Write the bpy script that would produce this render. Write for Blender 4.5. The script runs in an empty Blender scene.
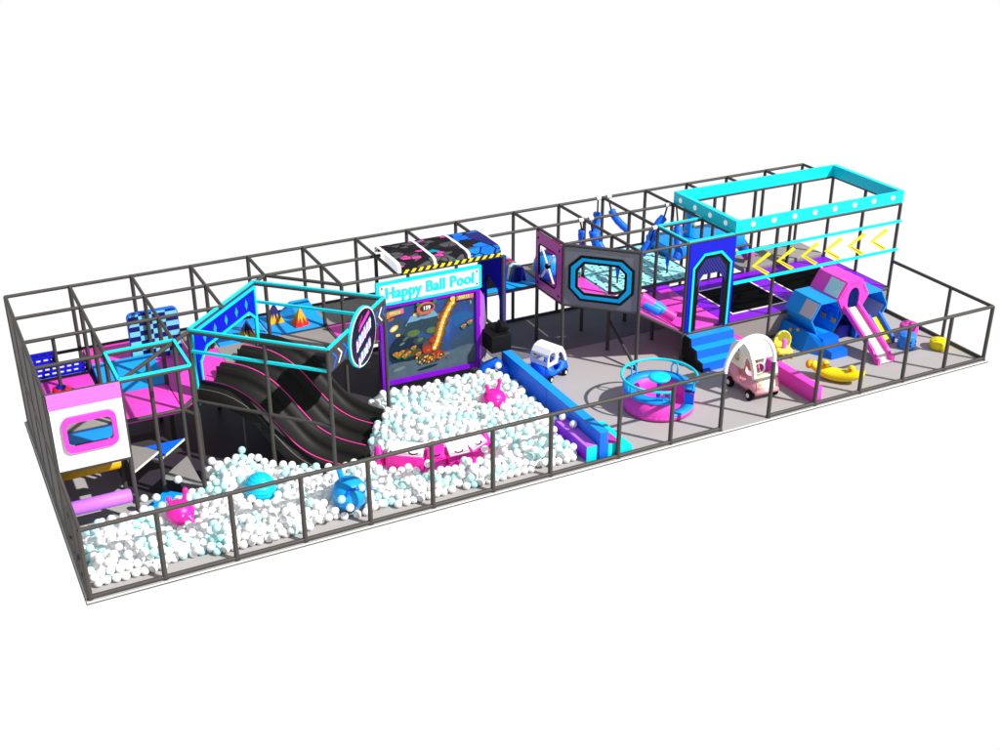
import bpy, bmesh, math, random
from mathutils import Vector, Matrix
random.seed(7)
sc = bpy.context.scene
col = sc.collection
PI = math.pi
L = 1.38      # upper deck level
H = 2.74      # top of the steel frame
T = 0.62      # trampoline level

# ------------------------------------------------------------------ materials
def lin(c):
    c = c / 255.0
    return c / 12.92 if c <= 0.04045 else ((c + 0.055) / 1.055) ** 2.4
def rgb(t, k=1.12):
    return tuple(min(0.86, lin(c) / k) for c in t) + (1.0,)
MATS = {}
def mat(name, c, rough=0.5, spec=0.3, metal=0.0, var=0.06, scale=6.0, coat=0.0, bump=0.0, emit=0.0, k=1.12):
    m = bpy.data.materials.new(name); m.use_nodes = True
    nt = m.node_tree; b = nt.nodes['Principled BSDF']
    c4 = rgb(c, k)
    b.inputs['Roughness'].default_value = rough
    b.inputs['Specular IOR Level'].default_value = spec
    b.inputs['Metallic'].default_value = metal
    b.inputs['Coat Weight'].default_value = coat
    tc = nt.nodes.new('ShaderNodeTexCoord')
    nz = nt.nodes.new('ShaderNodeTexNoise'); nz.inputs['Scale'].default_value = scale; nz.inputs['Detail'].default_value = 4
    nt.links.new(tc.outputs['Object'], nz.inputs['Vector'])
    mx = nt.nodes.new('ShaderNodeMix'); mx.data_type = 'RGBA'
    mx.inputs[6].default_value = tuple(v * (1 - var) for v in c4[:3]) + (1,)
    mx.inputs[7].default_value = tuple(min(0.9, v * (1 + var)) for v in c4[:3]) + (1,)
    nt.links.new(nz.outputs['Fac'], mx.inputs[0])
    nt.links.new(mx.outputs[2], b.inputs['Base Color'])
    if bump:
        bp = nt.nodes.new('ShaderNodeBump'); bp.inputs['Strength'].default_value = bump; bp.inputs['Distance'].default_value = 0.01
        nt.links.new(nz.outputs['Fac'], bp.inputs['Height']); nt.links.new(bp.outputs[0], b.inputs['Normal'])
    if emit:
        nt.links.new(mx.outputs[2], b.inputs['Emission Color']); b.inputs['Emission Strength'].default_value = emit
    MATS[name] = m
    return m
steel = mat('steel_pipe', (74, 71, 68), 0.5, 0.25, 0.0, 0.15, 14)
floor_m = mat('floor_mat', (186, 181, 180), 0.6, 0.12, 0, 0.05, 1.3, k=1.22)
slide_floor_shade = mat('painted_slide_shade', (56, 50, 60), 0.5, 0.25, 0, 0.1, 1.5)  # dark tone stands in for the deep shade under the slide bay
painted_shade = mat('painted_tower_shade', (118, 116, 124), 0.6, 0.12, 0, 0.12, 1.5)  # half-dark tone imitating the middle tower's shade on the floor
border_w = mat('white_border', (255, 255, 255), 0.6)
border_d = mat('dark_border', (95, 93, 90), 0.6)
white = mat('white_plastic', (255, 255, 255), 0.4, 0.35)
cream = mat('cream_plastic', (255, 250, 225), 0.35, 0.4)
grey_deck = mat('grey_vinyl', (150, 145, 142), 0.55, 0.25, 0, 0.1, 3)
grey_panel_m = mat('grey_panel', (125, 125, 135), 0.5, 0.3, 0, 0.15, 7)
dark_board = mat('dark_board', (66, 62, 60), 0.5, 0.3, 0, 0.12, 8)
pink = mat('pink_vinyl', (255, 72, 205), 0.45, 0.3, 0, 0.05, 4, bump=0.05)
light_pink = mat('light_pink_vinyl', (255, 118, 255), 0.45)
magenta = mat('magenta_board', (205, 62, 172), 0.45, 0.3, 0, 0.12, 6)
blue = mat('blue_vinyl', (15, 158, 255), 0.45, 0.3, 0, 0.06, 4, bump=0.05)
royal = mat('royal_blue_vinyl', (10, 110, 250), 0.45, 0.3, 0, 0.06, 4)
deepblue = mat('deep_blue_board', (5, 20, 205), 0.45, 0.3, 0, 0.06, 5)
navy = mat('navy_board', (4, 8, 110), 0.45, 0.3, 0, 0.1, 5)
cyan = mat('cyan_board', (0, 238, 250), 0.4, 0.3, 0, 0.02, 3, k=1.2)
skyblue = mat('sky_blue_board', (20, 180, 245), 0.45)
purple = mat('purple_vinyl', (140, 5, 235), 0.45, 0.3, 0, 0.08, 4)
purple_f = mat('purple_frame', (130, 0, 205), 0.4)
lilac = mat('lilac_foam', (205, 118, 255), 0.45)
yellow = mat('yellow_plastic', (255, 226, 10), 0.4, 0.35)
ochre = mat('ochre_foam', (235, 175, 0), 0.5)
lime = mat('lime_plastic', (238, 248, 95), 0.35, 0.4)
red = mat('red_plastic', (250, 15, 10), 0.35, 0.4)
orange = mat('orange_vinyl', (255, 120, 15), 0.5)
black = mat('black_rubber', (18, 18, 18), 0.6, 0.15)
tramp_bed = mat('black_jump_mesh', (6, 6, 6), 0.8, 0.05)
slide_black = mat('black_slide_plastic', (31, 30, 28), 0.55, 0.18, 0, 0.2, 2.5)
line_pink = mat('pink_stripe', (255, 60, 165), 0.5)
line_grey = mat('grey_stripe', (140, 140, 140), 0.5)
softpink = mat('soft_pink_plastic', (252, 170, 182), 0.3, 0.5, 0, 0.08, 5, coat=0.3)
hot = mat('hot_pink_rubber', (255, 35, 175), 0.35, 0.4)
cyan_rub = mat('cyan_rubber', (0, 205, 248), 0.35, 0.4, 0, 0.04)
ball_w = mat('white_ball_plastic', (255, 255, 255), 0.35, 0.4, 0, 0.02, k=1.16, emit=.07)  # slight added glow keeps the white balls bright in shade
ball_c = mat('pale_cyan_ball_plastic', (190, 246, 246), 0.35, 0.4, 0, 0.03, emit=.06)  # slight added glow, as on the white balls
glass_p = mat('pale_window_pane', (195, 235, 245), 0.15, 0.6, 0, 0.12, 9)
frost = mat('frosted_pane', (205, 200, 208), 0.3, 0.4, 0, 0.08, 9)
hub_m = mat('white_hub', (245, 245, 245), 0.4)

def nmat(name):
    m = bpy.data.materials.new(name); m.use_nodes = True
    nt = m.node_tree; return m, nt, nt.nodes['Principled BSDF']
def ramp(nt, stops, interp='CONSTANT'):
    r = nt.nodes.new('ShaderNodeValToRGB'); r.color_ramp.interpolation = interp
    e = r.color_ramp.elements
    while len(e) > 1: e.remove(e[-1])
    e[0].position = stops[0][0]; e[0].color = rgb(stops[0][1])
    for p, c in stops[1:]:
        x = e.new(p); x.color = rgb(c)
    return r
def objcoord(nt, sx=1, sy=1, sz=1, rot=(0, 0, 0)):
    tc = nt.nodes.new('ShaderNodeTexCoord'); mp = nt.nodes.new('ShaderNodeMapping')
    mp.inputs['Scale'].default_value = (sx, sy, sz); mp.inputs['Rotation'].default_value = rot
    nt.links.new(tc.outputs['Object'], mp.inputs['Vector']); return mp
def mth(nt, op, a, b=None, v=None):
    n = nt.nodes.new('ShaderNodeMath'); n.operation = op
    if hasattr(a, 'links'): nt.links.new(a, n.inputs[0])
    else: n.inputs[0].default_value = a
    if b is not None:
        if hasattr(b, 'links'): nt.links.new(b, n.inputs[1])
        else: n.inputs[1].default_value = b
    return n.outputs[0]
# checkered brick of the rounded pad: object x, z
def checker_mat():
    m, nt, b = nmat('navy_cyan_checker')
    mp = objcoord(nt, 1 / 0.26, 1, 1 / 0.105)
    sp = nt.nodes.new('ShaderNodeSeparateXYZ'); nt.links.new(mp.outputs[0], sp.inputs[0])
    fx = mth(nt, 'FLOOR', sp.outputs[0]); fz = mth(nt, 'FLOOR', sp.outputs[2])
    s = mth(nt, 'FLOORED_MODULO', mth(nt, 'ADD', fx, fz), 2.0)
    r = ramp(nt, [(0, (0, 12, 110)), (0.5, (120, 215, 225))])
    nt.links.new(s, r.inputs[0]); nt.links.new(r.outputs[0], b.inputs['Base Color']); b.inputs['Roughness'].default_value = 0.45
    return m
checker = checker_mat()
# perforated cyan plates
def perf_mat():
    m, nt, b = nmat('perforated_cyan_plate')
    mp = objcoord(nt, 1, 1, 1, (0, 0, 0.25))
    def holes(s, off, t):
        mm = nt.nodes.new('ShaderNodeMapping'); mm.inputs['Scale'].default_value = (s, s * 1.25, 0); mm.inputs['Location'].default_value = (off, off, 0)
        nt.links.new(mp.outputs[0], mm.inputs['Vector'])
        v = nt.nodes.new('ShaderNodeTexVoronoi'); v.inputs['Scale'].default_value = 1.0; v.inputs['Randomness'].default_value = 0.25
        nt.links.new(mm.outputs[0], v.inputs['Vector'])
        return mth(nt, 'LESS_THAN', v.outputs['Distance'], t)
    a = holes(9.0, 0, 0.30); c = holes(5.5, 0.5, 0.24)
    m1 = nt.nodes.new('ShaderNodeMix'); m1.data_type = 'RGBA'; m1.inputs[6].default_value = rgb((120, 250, 240), .9); m1.inputs[7].default_value = rgb((255, 255, 255), .95)
    nt.links.new(a, m1.inputs[0])
    m2 = nt.nodes.new('ShaderNodeMix'); m2.data_type = 'RGBA'; m2.inputs[7].default_value = rgb((15, 25, 25))
    nt.links.new(m1.outputs[2], m2.inputs[6]); nt.links.new(c, m2.inputs[0])
    nt.links.new(m2.outputs[2], b.inputs['Base Color']); b.inputs['Roughness'].default_value = 0.5
    return m
perf = perf_mat()
# shattered black / pink / blue graphic of the tunnel
def shard_mat(name, stops, sc_=3.2, seed=0.0):
    m, nt, b = nmat(name)
    mp = objcoord(nt, 1.0, 1.6, 1.6, (0.5, 0.2, 0.6)); mp.inputs['Location'].default_value = (seed, 0, seed)
    v = nt.nodes.new('ShaderNodeTexVoronoi'); v.inputs['Scale'].default_value = sc_; v.inputs['Randomness'].default_value = 1.0
    v2 = nt.nodes.new('ShaderNodeTexVoronoi'); v2.feature = 'DISTANCE_TO_EDGE'; v2.inputs['Scale'].default_value = sc_; v2.inputs['Randomness'].default_value = 1.0
    nt.links.new(mp.outputs[0], v.inputs['Vector']); nt.links.new(mp.outputs[0], v2.inputs['Vector'])
    sp = nt.nodes.new('ShaderNodeSeparateColor'); nt.links.new(v.outputs['Color'], sp.inputs[0])
    r = ramp(nt, stops); nt.links.new(sp.outputs[0], r.inputs[0])
    mx = nt.nodes.new('ShaderNodeMix'); mx.data_type = 'RGBA'; mx.inputs[7].default_value = rgb((28, 26, 30))
    nt.links.new(r.outputs[0], mx.inputs[6]); nt.links.new(mth(nt, 'LESS_THAN', v2.outputs['Distance'], 0.05), mx.inputs[0])
    nt.links.new(mx.outputs[2], b.inputs['Base Color']); b.inputs['Roughness'].default_value = 0.8; b.inputs['Specular IOR Level'].default_value = 0.1
    return m
shard1 = shard_mat('shard_graphic', [(0, (26, 26, 30)), (0.4, (84, 84, 88)), (0.6, (215, 70, 165)), (0.7, (0, 150, 175)), (0.8, (36, 34, 40))], 4.8, 0.3)
shard2 = shard_mat('blue_shard_graphic', [(0, (25, 130, 250)), (0.45, (35, 33, 36)), (0.6, (20, 110, 240)), (0.85, (110, 108, 112))], 3.0, 2.1)
def stripe_mat():
    m, nt, b = nmat('hazard_stripes')
    mp = objcoord(nt, 1, 0, 1); sp = nt.nodes.new('ShaderNodeSeparateXYZ'); nt.links.new(mp.outputs[0], sp.inputs[0])
    s = mth(nt, 'ADD', mth(nt, 'MULTIPLY', sp.outputs[0], 1 / 0.16), mth(nt, 'MULTIPLY', sp.outputs[2], -5.0))
    r = ramp(nt, [(0, (255, 225, 0)), (0.5, (18, 18, 18))]); nt.links.new(mth(nt, 'FRACT', s), r.inputs[0])
    nt.links.new(r.outputs[0], b.inputs['Base Color']); return m
hazard = stripe_mat()
def diag_mat():
    m, nt, b = nmat('black_blue_diagonal_lines')
    mp = objcoord(nt, 1, 1, 1); sp = nt.nodes.new('ShaderNodeSeparateXYZ'); nt.links.new(mp.outputs[0], sp.inputs[0])
    s = mth(nt, 'ADD', mth(nt, 'MULTIPLY', sp.outputs[0], 14.0), mth(nt, 'MULTIPLY', sp.outputs[2], 10.0))
    r = ramp(nt, [(0, (16, 14, 14)), (0.6, (15, 30, 190))]); nt.links.new(mth(nt, 'FRACT', s), r.inputs[0])
    nt.links.new(r.outputs[0], b.inputs['Base Color']); return m
diag = diag_mat()
def space_mat():
    m, nt, b = nmat('space_game_picture')
    mp = objcoord(nt)
    n = nt.nodes.new('ShaderNodeTexNoise'); n.inputs['Scale'].default_value = 1.7; n.inputs['Detail'].default_value = 6
    nt.links.new(mp.outputs[0], n.inputs['Vector'])
    r = ramp(nt, [(0, (30, 55, 72)), (0.42, (34, 62, 84)), (0.56, (22, 62, 132)), (0.72, (40, 110, 175))], 'LINEAR')
    nt.links.new(n.outputs['Fac'], r.inputs[0])
    n2 = nt.nodes.new('ShaderNodeTexNoise'); n2.inputs['Scale'].default_value = 60; nt.links.new(mp.outputs[0], n2.inputs['Vector'])
    st = mth(nt, 'GREATER_THAN', n2.outputs['Fac'], 0.72)
    mx = nt.nodes.new('ShaderNodeMix'); mx.data_type = 'RGBA'; mx.inputs[7].default_value = rgb((190, 205, 230))
    nt.links.new(r.outputs[0], mx.inputs[6]); nt.links.new(st, mx.inputs[0])
    nt.links.new(mx.outputs[2], b.inputs['Base Color']); b.inputs['Roughness'].default_value = 0.6
    return m
space = space_mat()
moon_m = mat('moon_ground', (78, 96, 108), 0.7, 0.1, 0, 0.35, 5)

# ------------------------------------------------------------------ helpers
def frm(o, u, n=None):
    """frame in a vertical plane: local x = u (horizontal), local y = world z, local z = normal"""
    u = Vector((u[0], u[1], 0)).normalized(); z = Vector((0, 0, 1)); n = u.cross(z)
    M = Matrix.Identity(4)
    for i in range(3):
        M[i][0] = u[i]; M[i][1] = z[i]; M[i][2] = n[i]; M[i][3] = o[i]
    return M
def flat(o, rz=0):
    return Matrix.Translation(Vector(o)) @ Matrix.Rotation(rz, 4, 'Z')
def root_of(p):
    v = Vector((0, 0, 0))
    while p is not None:
        v += p.location; p = p.parent
    return v
class MB:
    def __init__(s): s.bm = bmesh.new(); s.mats = []
    def mi(s, m):
        if m not in s.mats: s.mats.append(m)
        return s.mats.index(m)
    def poly(s, vs, m, M=None, smooth=False):
        vv = [s.bm.verts.new((M @ Vector(v)) if M is not None else v) for v in vs]
        try:
            f = s.bm.faces.new(vv); f.material_index = s.mi(m); f.smooth = smooth
        except ValueError: pass
        return s
    def faces(s, vs, fs, m, M=None, smooth=False):
        k = s.mi(m)
        vv = [s.bm.verts.new((M @ Vector(v)) if M is not None else Vector(v)) for v in vs]
        for f in fs:
            try:
                x = s.bm.faces.new([vv[i] for i in f]); x.material_index = k; x.smooth = smooth
            except ValueError: pass
        return s
    def box(s, a, b, m, M=None):
        x0, y0, z0 = a; x1, y1, z1 = b
        vs = [(x0, y0, z0), (x1, y0, z0), (x1, y1, z0), (x0, y1, z0), (x0, y0, z1), (x1, y0, z1), (x1, y1, z1), (x0, y1, z1)]
        return s.faces(vs, [(3, 2, 1, 0), (4, 5, 6, 7), (0, 1, 5, 4), (1, 2, 6, 5), (2, 3, 7, 6), (3, 0, 4, 7)], m, M)
    def rbox(s, a, b, m, r=0.02, M=None, seg=2):
        """box with rounded edges"""
        t = bmesh.new()
        bmesh.ops.create_cube(t, size=1.0)
        for v in t.verts:
            v.co = Vector([(a[i] + b[i]) / 2 + v.co[i] * (b[i] - a[i]) for i in range(3)])
        bmesh.ops.bevel(t, geom=t.edges[:], offset=r, segments=seg, affect='EDGES', profile=0.5)
        return s.merge(t, m, M, True)
    def merge(s, t, m, M=None, smooth=False):
        t.verts.index_update()
        vs = [v.co.copy() for v in t.verts]; fs = [[v.index for v in f.verts] for f in t.faces]
        t.free(); return s.faces(vs, fs, m, M, smooth)
    def tube(s, pts, r, m, n=10, M=None, closed=False, cap=True):
        pts = [Vector(p) for p in pts]; k = len(pts); rs = r if isinstance(r, (list, tuple)) else [r] * k
        vs = []; fs = []; up = None
        for i, p in enumerate(pts):
            a = pts[i - 1] if (i > 0 or closed) else p; b = pts[(i + 1) % k] if (i < k - 1 or closed) else p
            t = (b - a)
            if t.length < 1e-9: t = Vector((0, 0, 1))
            t.normalize()
            if up is None:
                up = Vector((0, 0, 1)) if abs(t.z) < 0.9 else Vector((1, 0, 0))
            up = (up - t * up.dot(t)); up.normalize(); w = t.cross(up)
            for j in range(n):
                q = 2 * PI * j / n
                vs.append(p + (up * math.cos(q) + w * math.sin(q)) * rs[i])
        for i in range(k if closed else k - 1):
            for j in range(n):
                a = i * n + j; b = i * n + (j + 1) % n; c = ((i + 1) % k) * n + (j + 1) % n; d = ((i + 1) % k) * n + j
                fs.append((a, b, c, d))
        s.faces(vs, fs, m, M, True)
        if cap and not closed:
            s.poly([vs[j] for j in range(n)][::-1], m, M); s.poly([vs[(k - 1) * n + j] for j in range(n)], m, M)
        return s
    def lathe(s, prof, m, c=(0, 0, 0), n=28, M=None, a0=0.0, a1=2 * PI, smooth=True):
        full = abs(a1 - a0 - 2 * PI) < 1e-6; cnt = n if full else n + 1
        vs = []; fs = []
        for i in range(cnt):
            q = a0 + (a1 - a0) * i / n
            for (r, z) in prof: vs.append((c[0] + r * math.cos(q), c[1] + r * math.sin(q), c[2] + z))
        k = len(prof)
        for i in range(n):
            for j in range(k - 1):
                a = i * k + j; b = ((i + 1) % cnt) * k + j
                fs.append((a, b, b + 1, a + 1))
        return s.faces(vs, fs, m, M, smooth)
    def sphere(s, c, r, m, u=20, v=12, M=None, sc3=(1, 1, 1)):
        t = bmesh.new(); bmesh.ops.create_uvsphere(t, u_segments=u, v_segments=v, radius=1.0)
        for x in t.verts: x.co = Vector(c) + Vector((x.co.x * r * sc3[0], x.co.y * r * sc3[1], x.co.z * r * sc3[2]))
        return s.merge(t, m, M, True)
    def prism(s, poly, z0, z1, m, M=None, side=None):
        """2D polygon (x,y) extruded along local z"""
        n = len(poly)
        vs = [(x, y, z0) for x, y in poly] + [(x, y, z1) for x, y in poly]
        s.faces(vs, [tuple(range(n))[::-1], tuple(range(n, 2 * n))], m, M)
        s.faces(vs, [(i, (i + 1) % n, n + (i + 1) % n, n + i) for i in range(n)], side or m, M)
        return s
    def plate(s, outer, holes, t, m, M=None, z=0.0):
        """flat plate with holes, thickness t, from a filled curve"""
        cu = bpy.data.curves.new('c', 'CURVE'); cu.dimensions = '2D'; cu.fill_mode = 'BOTH'; cu.extrude = t / 2
        for pl in [outer] + list(holes):
            sp = cu.splines.new('POLY'); sp.points.add(len(pl) - 1); sp.use_cyclic_u = True
            for i, (x, y) in enumerate(pl): sp.points[i].co = (x, y, 0, 1)
        ob = bpy.data.objects.new('tmp', cu); me = bpy.data.meshes.new_from_object(ob)
        Mz = (M or Matrix.Identity(4)) @ Matrix.Translation((0, 0, z))
        s.faces([v.co.copy() for v in me.vertices], [list(p.vertices) for p in me.polygons], m, Mz)
        bpy.data.objects.remove(ob); bpy.data.curves.remove(cu); bpy.data.meshes.remove(me)
        return s
    def text(s, body, size, m, M, ext=0.004, align='LEFT', shear=0, bold=0.0, sx=1.0, space=1.0):
        cu = bpy.data.curves.new('t', 'FONT'); cu.body = body; cu.size = size; cu.extrude = ext; cu.align_x = align; cu.shear = shear
        cu.offset = bold; cu.space_character = space; cu.resolution_u = 3
        ob = bpy.data.objects.new('tmp', cu); me = bpy.data.meshes.new_from_object(ob)
        s.faces([Vector((v.co.x * sx, v.co.y, v.co.z)) for v in me.vertices], [list(p.vertices) for p in me.polygons], m, M)
        bpy.data.objects.remove(ob); bpy.data.curves.remove(cu); bpy.data.meshes.remove(me)
        return s
    def build(s, name, parent=None, label=None, bevel=0.0, loc=None):
        me = bpy.data.meshes.new(name); off = root_of(parent) if loc is None else Vector(loc)
        for v in s.bm.verts: v.co -= off
        bmesh.ops.recalc_face_normals(s.bm, faces=s.bm.faces[:])
        s.bm.to_mesh(me); s.bm.free()
        for m in s.mats: me.materials.append(m)
        o = bpy.data.objects.new(name, me); col.objects.link(o)
        if parent is not None: o.parent = parent
        elif loc is not None: o.location = loc
        if label: o['label'] = label
        if bevel:
            b = o.modifiers.new('bevel', 'BEVEL'); b.width = bevel; b.segments = 2; b.limit_method = 'ANGLE'
        return o
def tag(o, label, cat, group=None):
    o['label'] = label; o['category'] = cat
    if group: o['group'] = group
    return o
def thing(name, label, cat, loc=(0, 0, 0), group=None):
    o = bpy.data.objects.new(name, None); col.objects.link(o); o.location = loc; o.empty_display_size = 0.2
    return tag(o, label, cat, group)
def struct(o): o['kind'] = 'structure'; return o
def rrect(x0, z0, x1, z1, r, n=5):
    p = []
    for cx, cz, a in ((x1 - r, z1 - r, 0), (x0 + r, z1 - r, 90), (x0 + r, z0 + r, 180), (x1 - r, z0 + r, 270)):
        for i in range(n + 1):
            q = math.radians(a + 90 * i / n); p.append((cx + r * math.cos(q), cz + r * math.sin(q)))
    return p
def circ(cx, cz, r, n=40): return [(cx + r * math.cos(2 * PI * i / n), cz + r * math.sin(2 * PI * i / n)) for i in range(n)]
def scale_poly(p, k, c=None):
    if c is None: c = (sum(a for a, b in p) / len(p), sum(b for a, b in p) / len(p))
    return [(c[0] + (a - c[0]) * k, c[1] + (b - c[1]) * k) for a, b in p]
def inset(p, d):
    """inset a CCW/CW convex-ish polygon by d (positive = inward)"""
    n = len(p); area = sum(p[i][0] * p[(i + 1) % n][1] - p[(i + 1) % n][0] * p[i][1] for i in range(n)); sg = 1 if area > 0 else -1
    out = []
    for i in range(n):
        a, b, c = Vector(p[i - 1]), Vector(p[i]), Vector(p[(i + 1) % n])
        e1 = (b - a).normalized(); e2 = (c - b).normalized()
        n1 = Vector((-e1.y, e1.x)) * sg; n2 = Vector((-e2.y, e2.x)) * sg
        bis = (n1 + n2); bis.normalize(); k = d / max(0.3, bis.dot(n1))
        out.append((b.x + bis.x * k, b.y + bis.y * k))
    return out

# ------------------------------------------------------------------ grid
BX = [1.2 * i if i <= 8 else 1.2 * (i - 1) + 1.465 for i in range(17)]
FX = [1.2 * i - 0.01 if i <= 7 else 1.2 * (i - 1) + 1.48 for i in range(17)]
Y = [0, -1.18, -2.36, -3.54, -4.71]; YF = -6.65
PR = 0.040
XE = BX[16]
# ------------------------------------------------------------------ setting: floor
mb = MB(); mb.box((-0.055, YF - 0.055, -0.012), (XE + 0.055, 0.055, 0.0), floor_m); struct(mb.build('floor'))
mb = MB(); mb.box((-0.075, YF - 0.08, -0.022), (XE + 0.075, 0.07, -0.014), border_w); struct(mb.build('floor_border'))
mb = MB(); mb.box((-0.09, YF - 0.10, -0.034), (XE + 0.09, 0.085, -0.024), border_d); struct(mb.build('floor_edge'))
mb = MB(); mb.box((1.22, -4.1, 0.004), (9.45, -0.03, 0.012), slide_floor_shade); struct(mb.build('slide_floor_shade'))  # sheet with the slide bay's shade painted into its colour
mb = MB(); mb.box((9.75, -1.95, 0.004), (14.6, -0.03, 0.010), painted_shade); struct(mb.build('tower_floor_shade'))  # sheet with the middle tower's shadow painted into its colour

# ------------------------------------------------------------------ steel frame
fr = thing('steel_frame', 'tall grey steel pipe frame of posts and roof beams carrying the whole play structure', 'frame', (0, 0, 0))
def post(x, y, z1=H, z0=0.0, parent=fr, r=PR):
    mb = MB(); mb.tube([(x, y, z0), (x, y, z1)], r, steel, 10)
    mb.tube([(x, y, z0), (x, y, z0 + 0.01)], r * 1.25, steel, 12)
    return mb.build('post', parent)
def beam(*pts, parent=fr, r=PR * 0.92):
    mb = MB(); mb.tube(pts, r, steel, 8); return mb.build('beam', parent)
for i in range(17): post(BX[i], 0)
for i in (0, 1, 2, 3, 4, 5, 6, 9, 10, 11, 12, 13, 14, 15, 16): post(BX[i], Y[1])
for i in (0, 1, 2, 5, 9, 10, 11, 12, 16): post(BX[i], Y[2])
post(9.6, Y[2])
for i in (0, 1, 2, 10, 11, 12, 13, 16): post(BX[i], Y[3])
for i in (0, 1, 2): post(BX[i], Y[4])
post(1.8, -4.12)
beam((0, 0, H), (XE, 0, H)); beam((0, Y[1], H), (7.3, Y[1], H)); beam((9.5, Y[1], H), (XE, Y[1], H))
beam((0, Y[2], H), (3.6, Y[2], H)); beam((6.0, Y[2], H), (9.6, Y[2], H)); beam((BX[9], Y[2], H), (BX[12], Y[2], H))
beam((0, Y[3], H), (2.4, Y[3], H)); beam((BX[10], Y[3], H), (XE, Y[3], H)); beam((0, Y[4], H), (2.4, Y[4], H))
for i in (0, 1, 2): beam((BX[i], 0, H), (BX[i], Y[4], H))
beam((3.6, 0, H), (3.6, Y[2], H)); beam((4.8, 0, H), (4.8, Y[1], H)); beam((4.8, Y[1], H), (6.0, Y[2], H))
beam((6, 0, H), (6, Y[2], H)); beam((7.2, 0, H), (7.2, Y[2], H)); beam((8.4, 0, H), (8.4, Y[1], H)); beam((9.6, 0, H), (9.6, Y[1], H))
beam((BX[9], 0, H), (BX[9], Y[2], H)); beam((BX[10], 0, H), (BX[10], Y[3], H)); beam((BX[11], 0, H), (BX[11], Y[3], H))
beam((BX[12], 0, H), (BX[12], Y[3], H)); beam((BX[9], Y[2], H), (BX[10], Y[3], H)); beam((XE, 0, H), (XE, Y[3], H))
for i in (13, 14, 15): beam((BX[i], 0, H), (BX[i], Y[1], H))
beam((1.2, Y[4], H), (2.4, Y[3], H))
# deck level rails
beam((0, 0, L), (XE, 0, L)); beam((0, Y[1], L), (1.2, Y[1], L + 0.0)); beam((0, 0, 0.04), (XE, 0, 0.04)); beam((0, 0, 0.04), (0, Y[4], 0.04))
beam((1.2, Y[3] , L), (2.4, Y[3], L)); beam((2.4, Y[3], L), (2.76, -3.12, L)); beam((1.2, Y[4], L - .06), (1.2, Y[3], L - .06))
beam((0, Y[4], 1.3), (1.2, Y[4], 1.3)); beam((0, 0, L), (0, Y[4], L));
beam((6, Y[1], L - .02), (6, Y[2], L - .02)); beam((6, Y[2], L - .02), (6.74, Y[2], L - .02)); beam((9.6, Y[1], L - .02), (BX[9], Y[1], L - .02))
beam((1.2, Y[1], L - .05), (9.6, Y[1], L - .05)); beam((1.2, 0, L - .05), (1.2, Y[4], L - .05)); beam((9.6, Y[2], 0.95), (9.6, Y[1], 0.95))
beam((BX[9], Y[1], L - .03), (BX[9], Y[2], L - .03)); beam((BX[9], Y[2], L - .03), (BX[10], Y[3], L - .03))
beam((BX[10], Y[2], L - .03), (BX[12], Y[2], L - .03)); beam((BX[12], 0, L - .03), (BX[12], Y[2], L - .03)); beam((BX[12], Y[1], L - .03), (BX[14], Y[1], L - .03))
beam((BX[10], Y[3], L - .03), (BX[11], Y[3], T)); beam((BX[11], Y[3], T - .02), (XE, Y[3], T - .02)); beam((XE, Y[3], T - .02), (XE, 0, T - .02))
beam((BX[11], Y[2], T), (BX[11], Y[3], T)); beam((BX[10], Y[2], L - .1), (BX[10], Y[3], L - .1))
beam((BX[10], Y[3], 0.0 + .05), (BX[10] - .0, Y[2], 0.75)); beam((2.4, Y[3], L), (2.76, -3.12, 0.95))
beam((BX[12], Y[3], 0.04), (XE, Y[3], 0.04)); beam((XE, Y[3], 0.04), (XE, 0, 0.04)); beam((2.4, Y[4], .04), (1.2, Y[4], .04))
sn = thing('side_screen', 'dark grey mesh screen closing the left end of the tower', 'screen', (-.03, -2.3, 0))
net = mat('dark_net', (84, 80, 78), .6, .2, 0, .3, 9)
for a in range(4):
    for z0, z1 in ((.08, 1.3), (1.44, 2.7)):
        mb = MB(); mb.box((-.02, Y[a + 1] + .04, z0), (-.005, Y[a] - .04, z1), net); mb.build('mesh_panel', sn)
# slide bay frame, turned 45 degrees
PA, PB, PC, PD = (2.76, -3.12), (4.5, -1.38), (6.51, -3.32), (4.73, -5.08)
ZA = 2.69
sf = thing('slide_bay_frame', 'diagonal pipe frame with cyan top rails standing around the three black slides', 'frame', (PA[0], PA[1], 0))
for p in (PA, PB, PC, PD): post(p[0], p[1], ZA, parent=sf)
post(3.85, -4.2, ZA, parent=sf)
def v3(p, z): return (p[0], p[1], z)
for a, b in ((PA, PB), (PB, PC), (PC, PD), (PD, PA)): beam(v3(a, ZA), v3(b, ZA), parent=sf)
beam(v3(PA, 1.28), v3(PD, 1.2), parent=sf); beam(v3(PC, 1.3), v3(PD, 1.3), parent=sf) if False else None
beam(v3(PA, ZA), (2.4, Y[3], H), parent=sf); beam(v3(PB, ZA), (4.8, Y[1], H), parent=sf)
def rail_box(a, b, z, h, t, m, parent, name='cyan_rail', up=0.0):
    a = Vector((a[0], a[1], 0)); b = Vector((b[0], b[1], 0)); M = frm((a.x, a.y, z), (b - a))
    mb = MB(); mb.box((0, -h / 2, -t / 2), ((b - a).length, h / 2, t / 2), m, M); return mb.build(name, parent)
for a, b in ((PA, PD), (PB, PC), (PD, PC), (PA, PB)): rail_box(a, b, ZA + 0.05, 0.035, 0.05, cyan, sf)
rail_box(PA, PD, 2.31, 0.05, 0.05, cyan, sf); rail_box(PB, PC, 2.31, 0.05, 0.05, cyan, sf)
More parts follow.
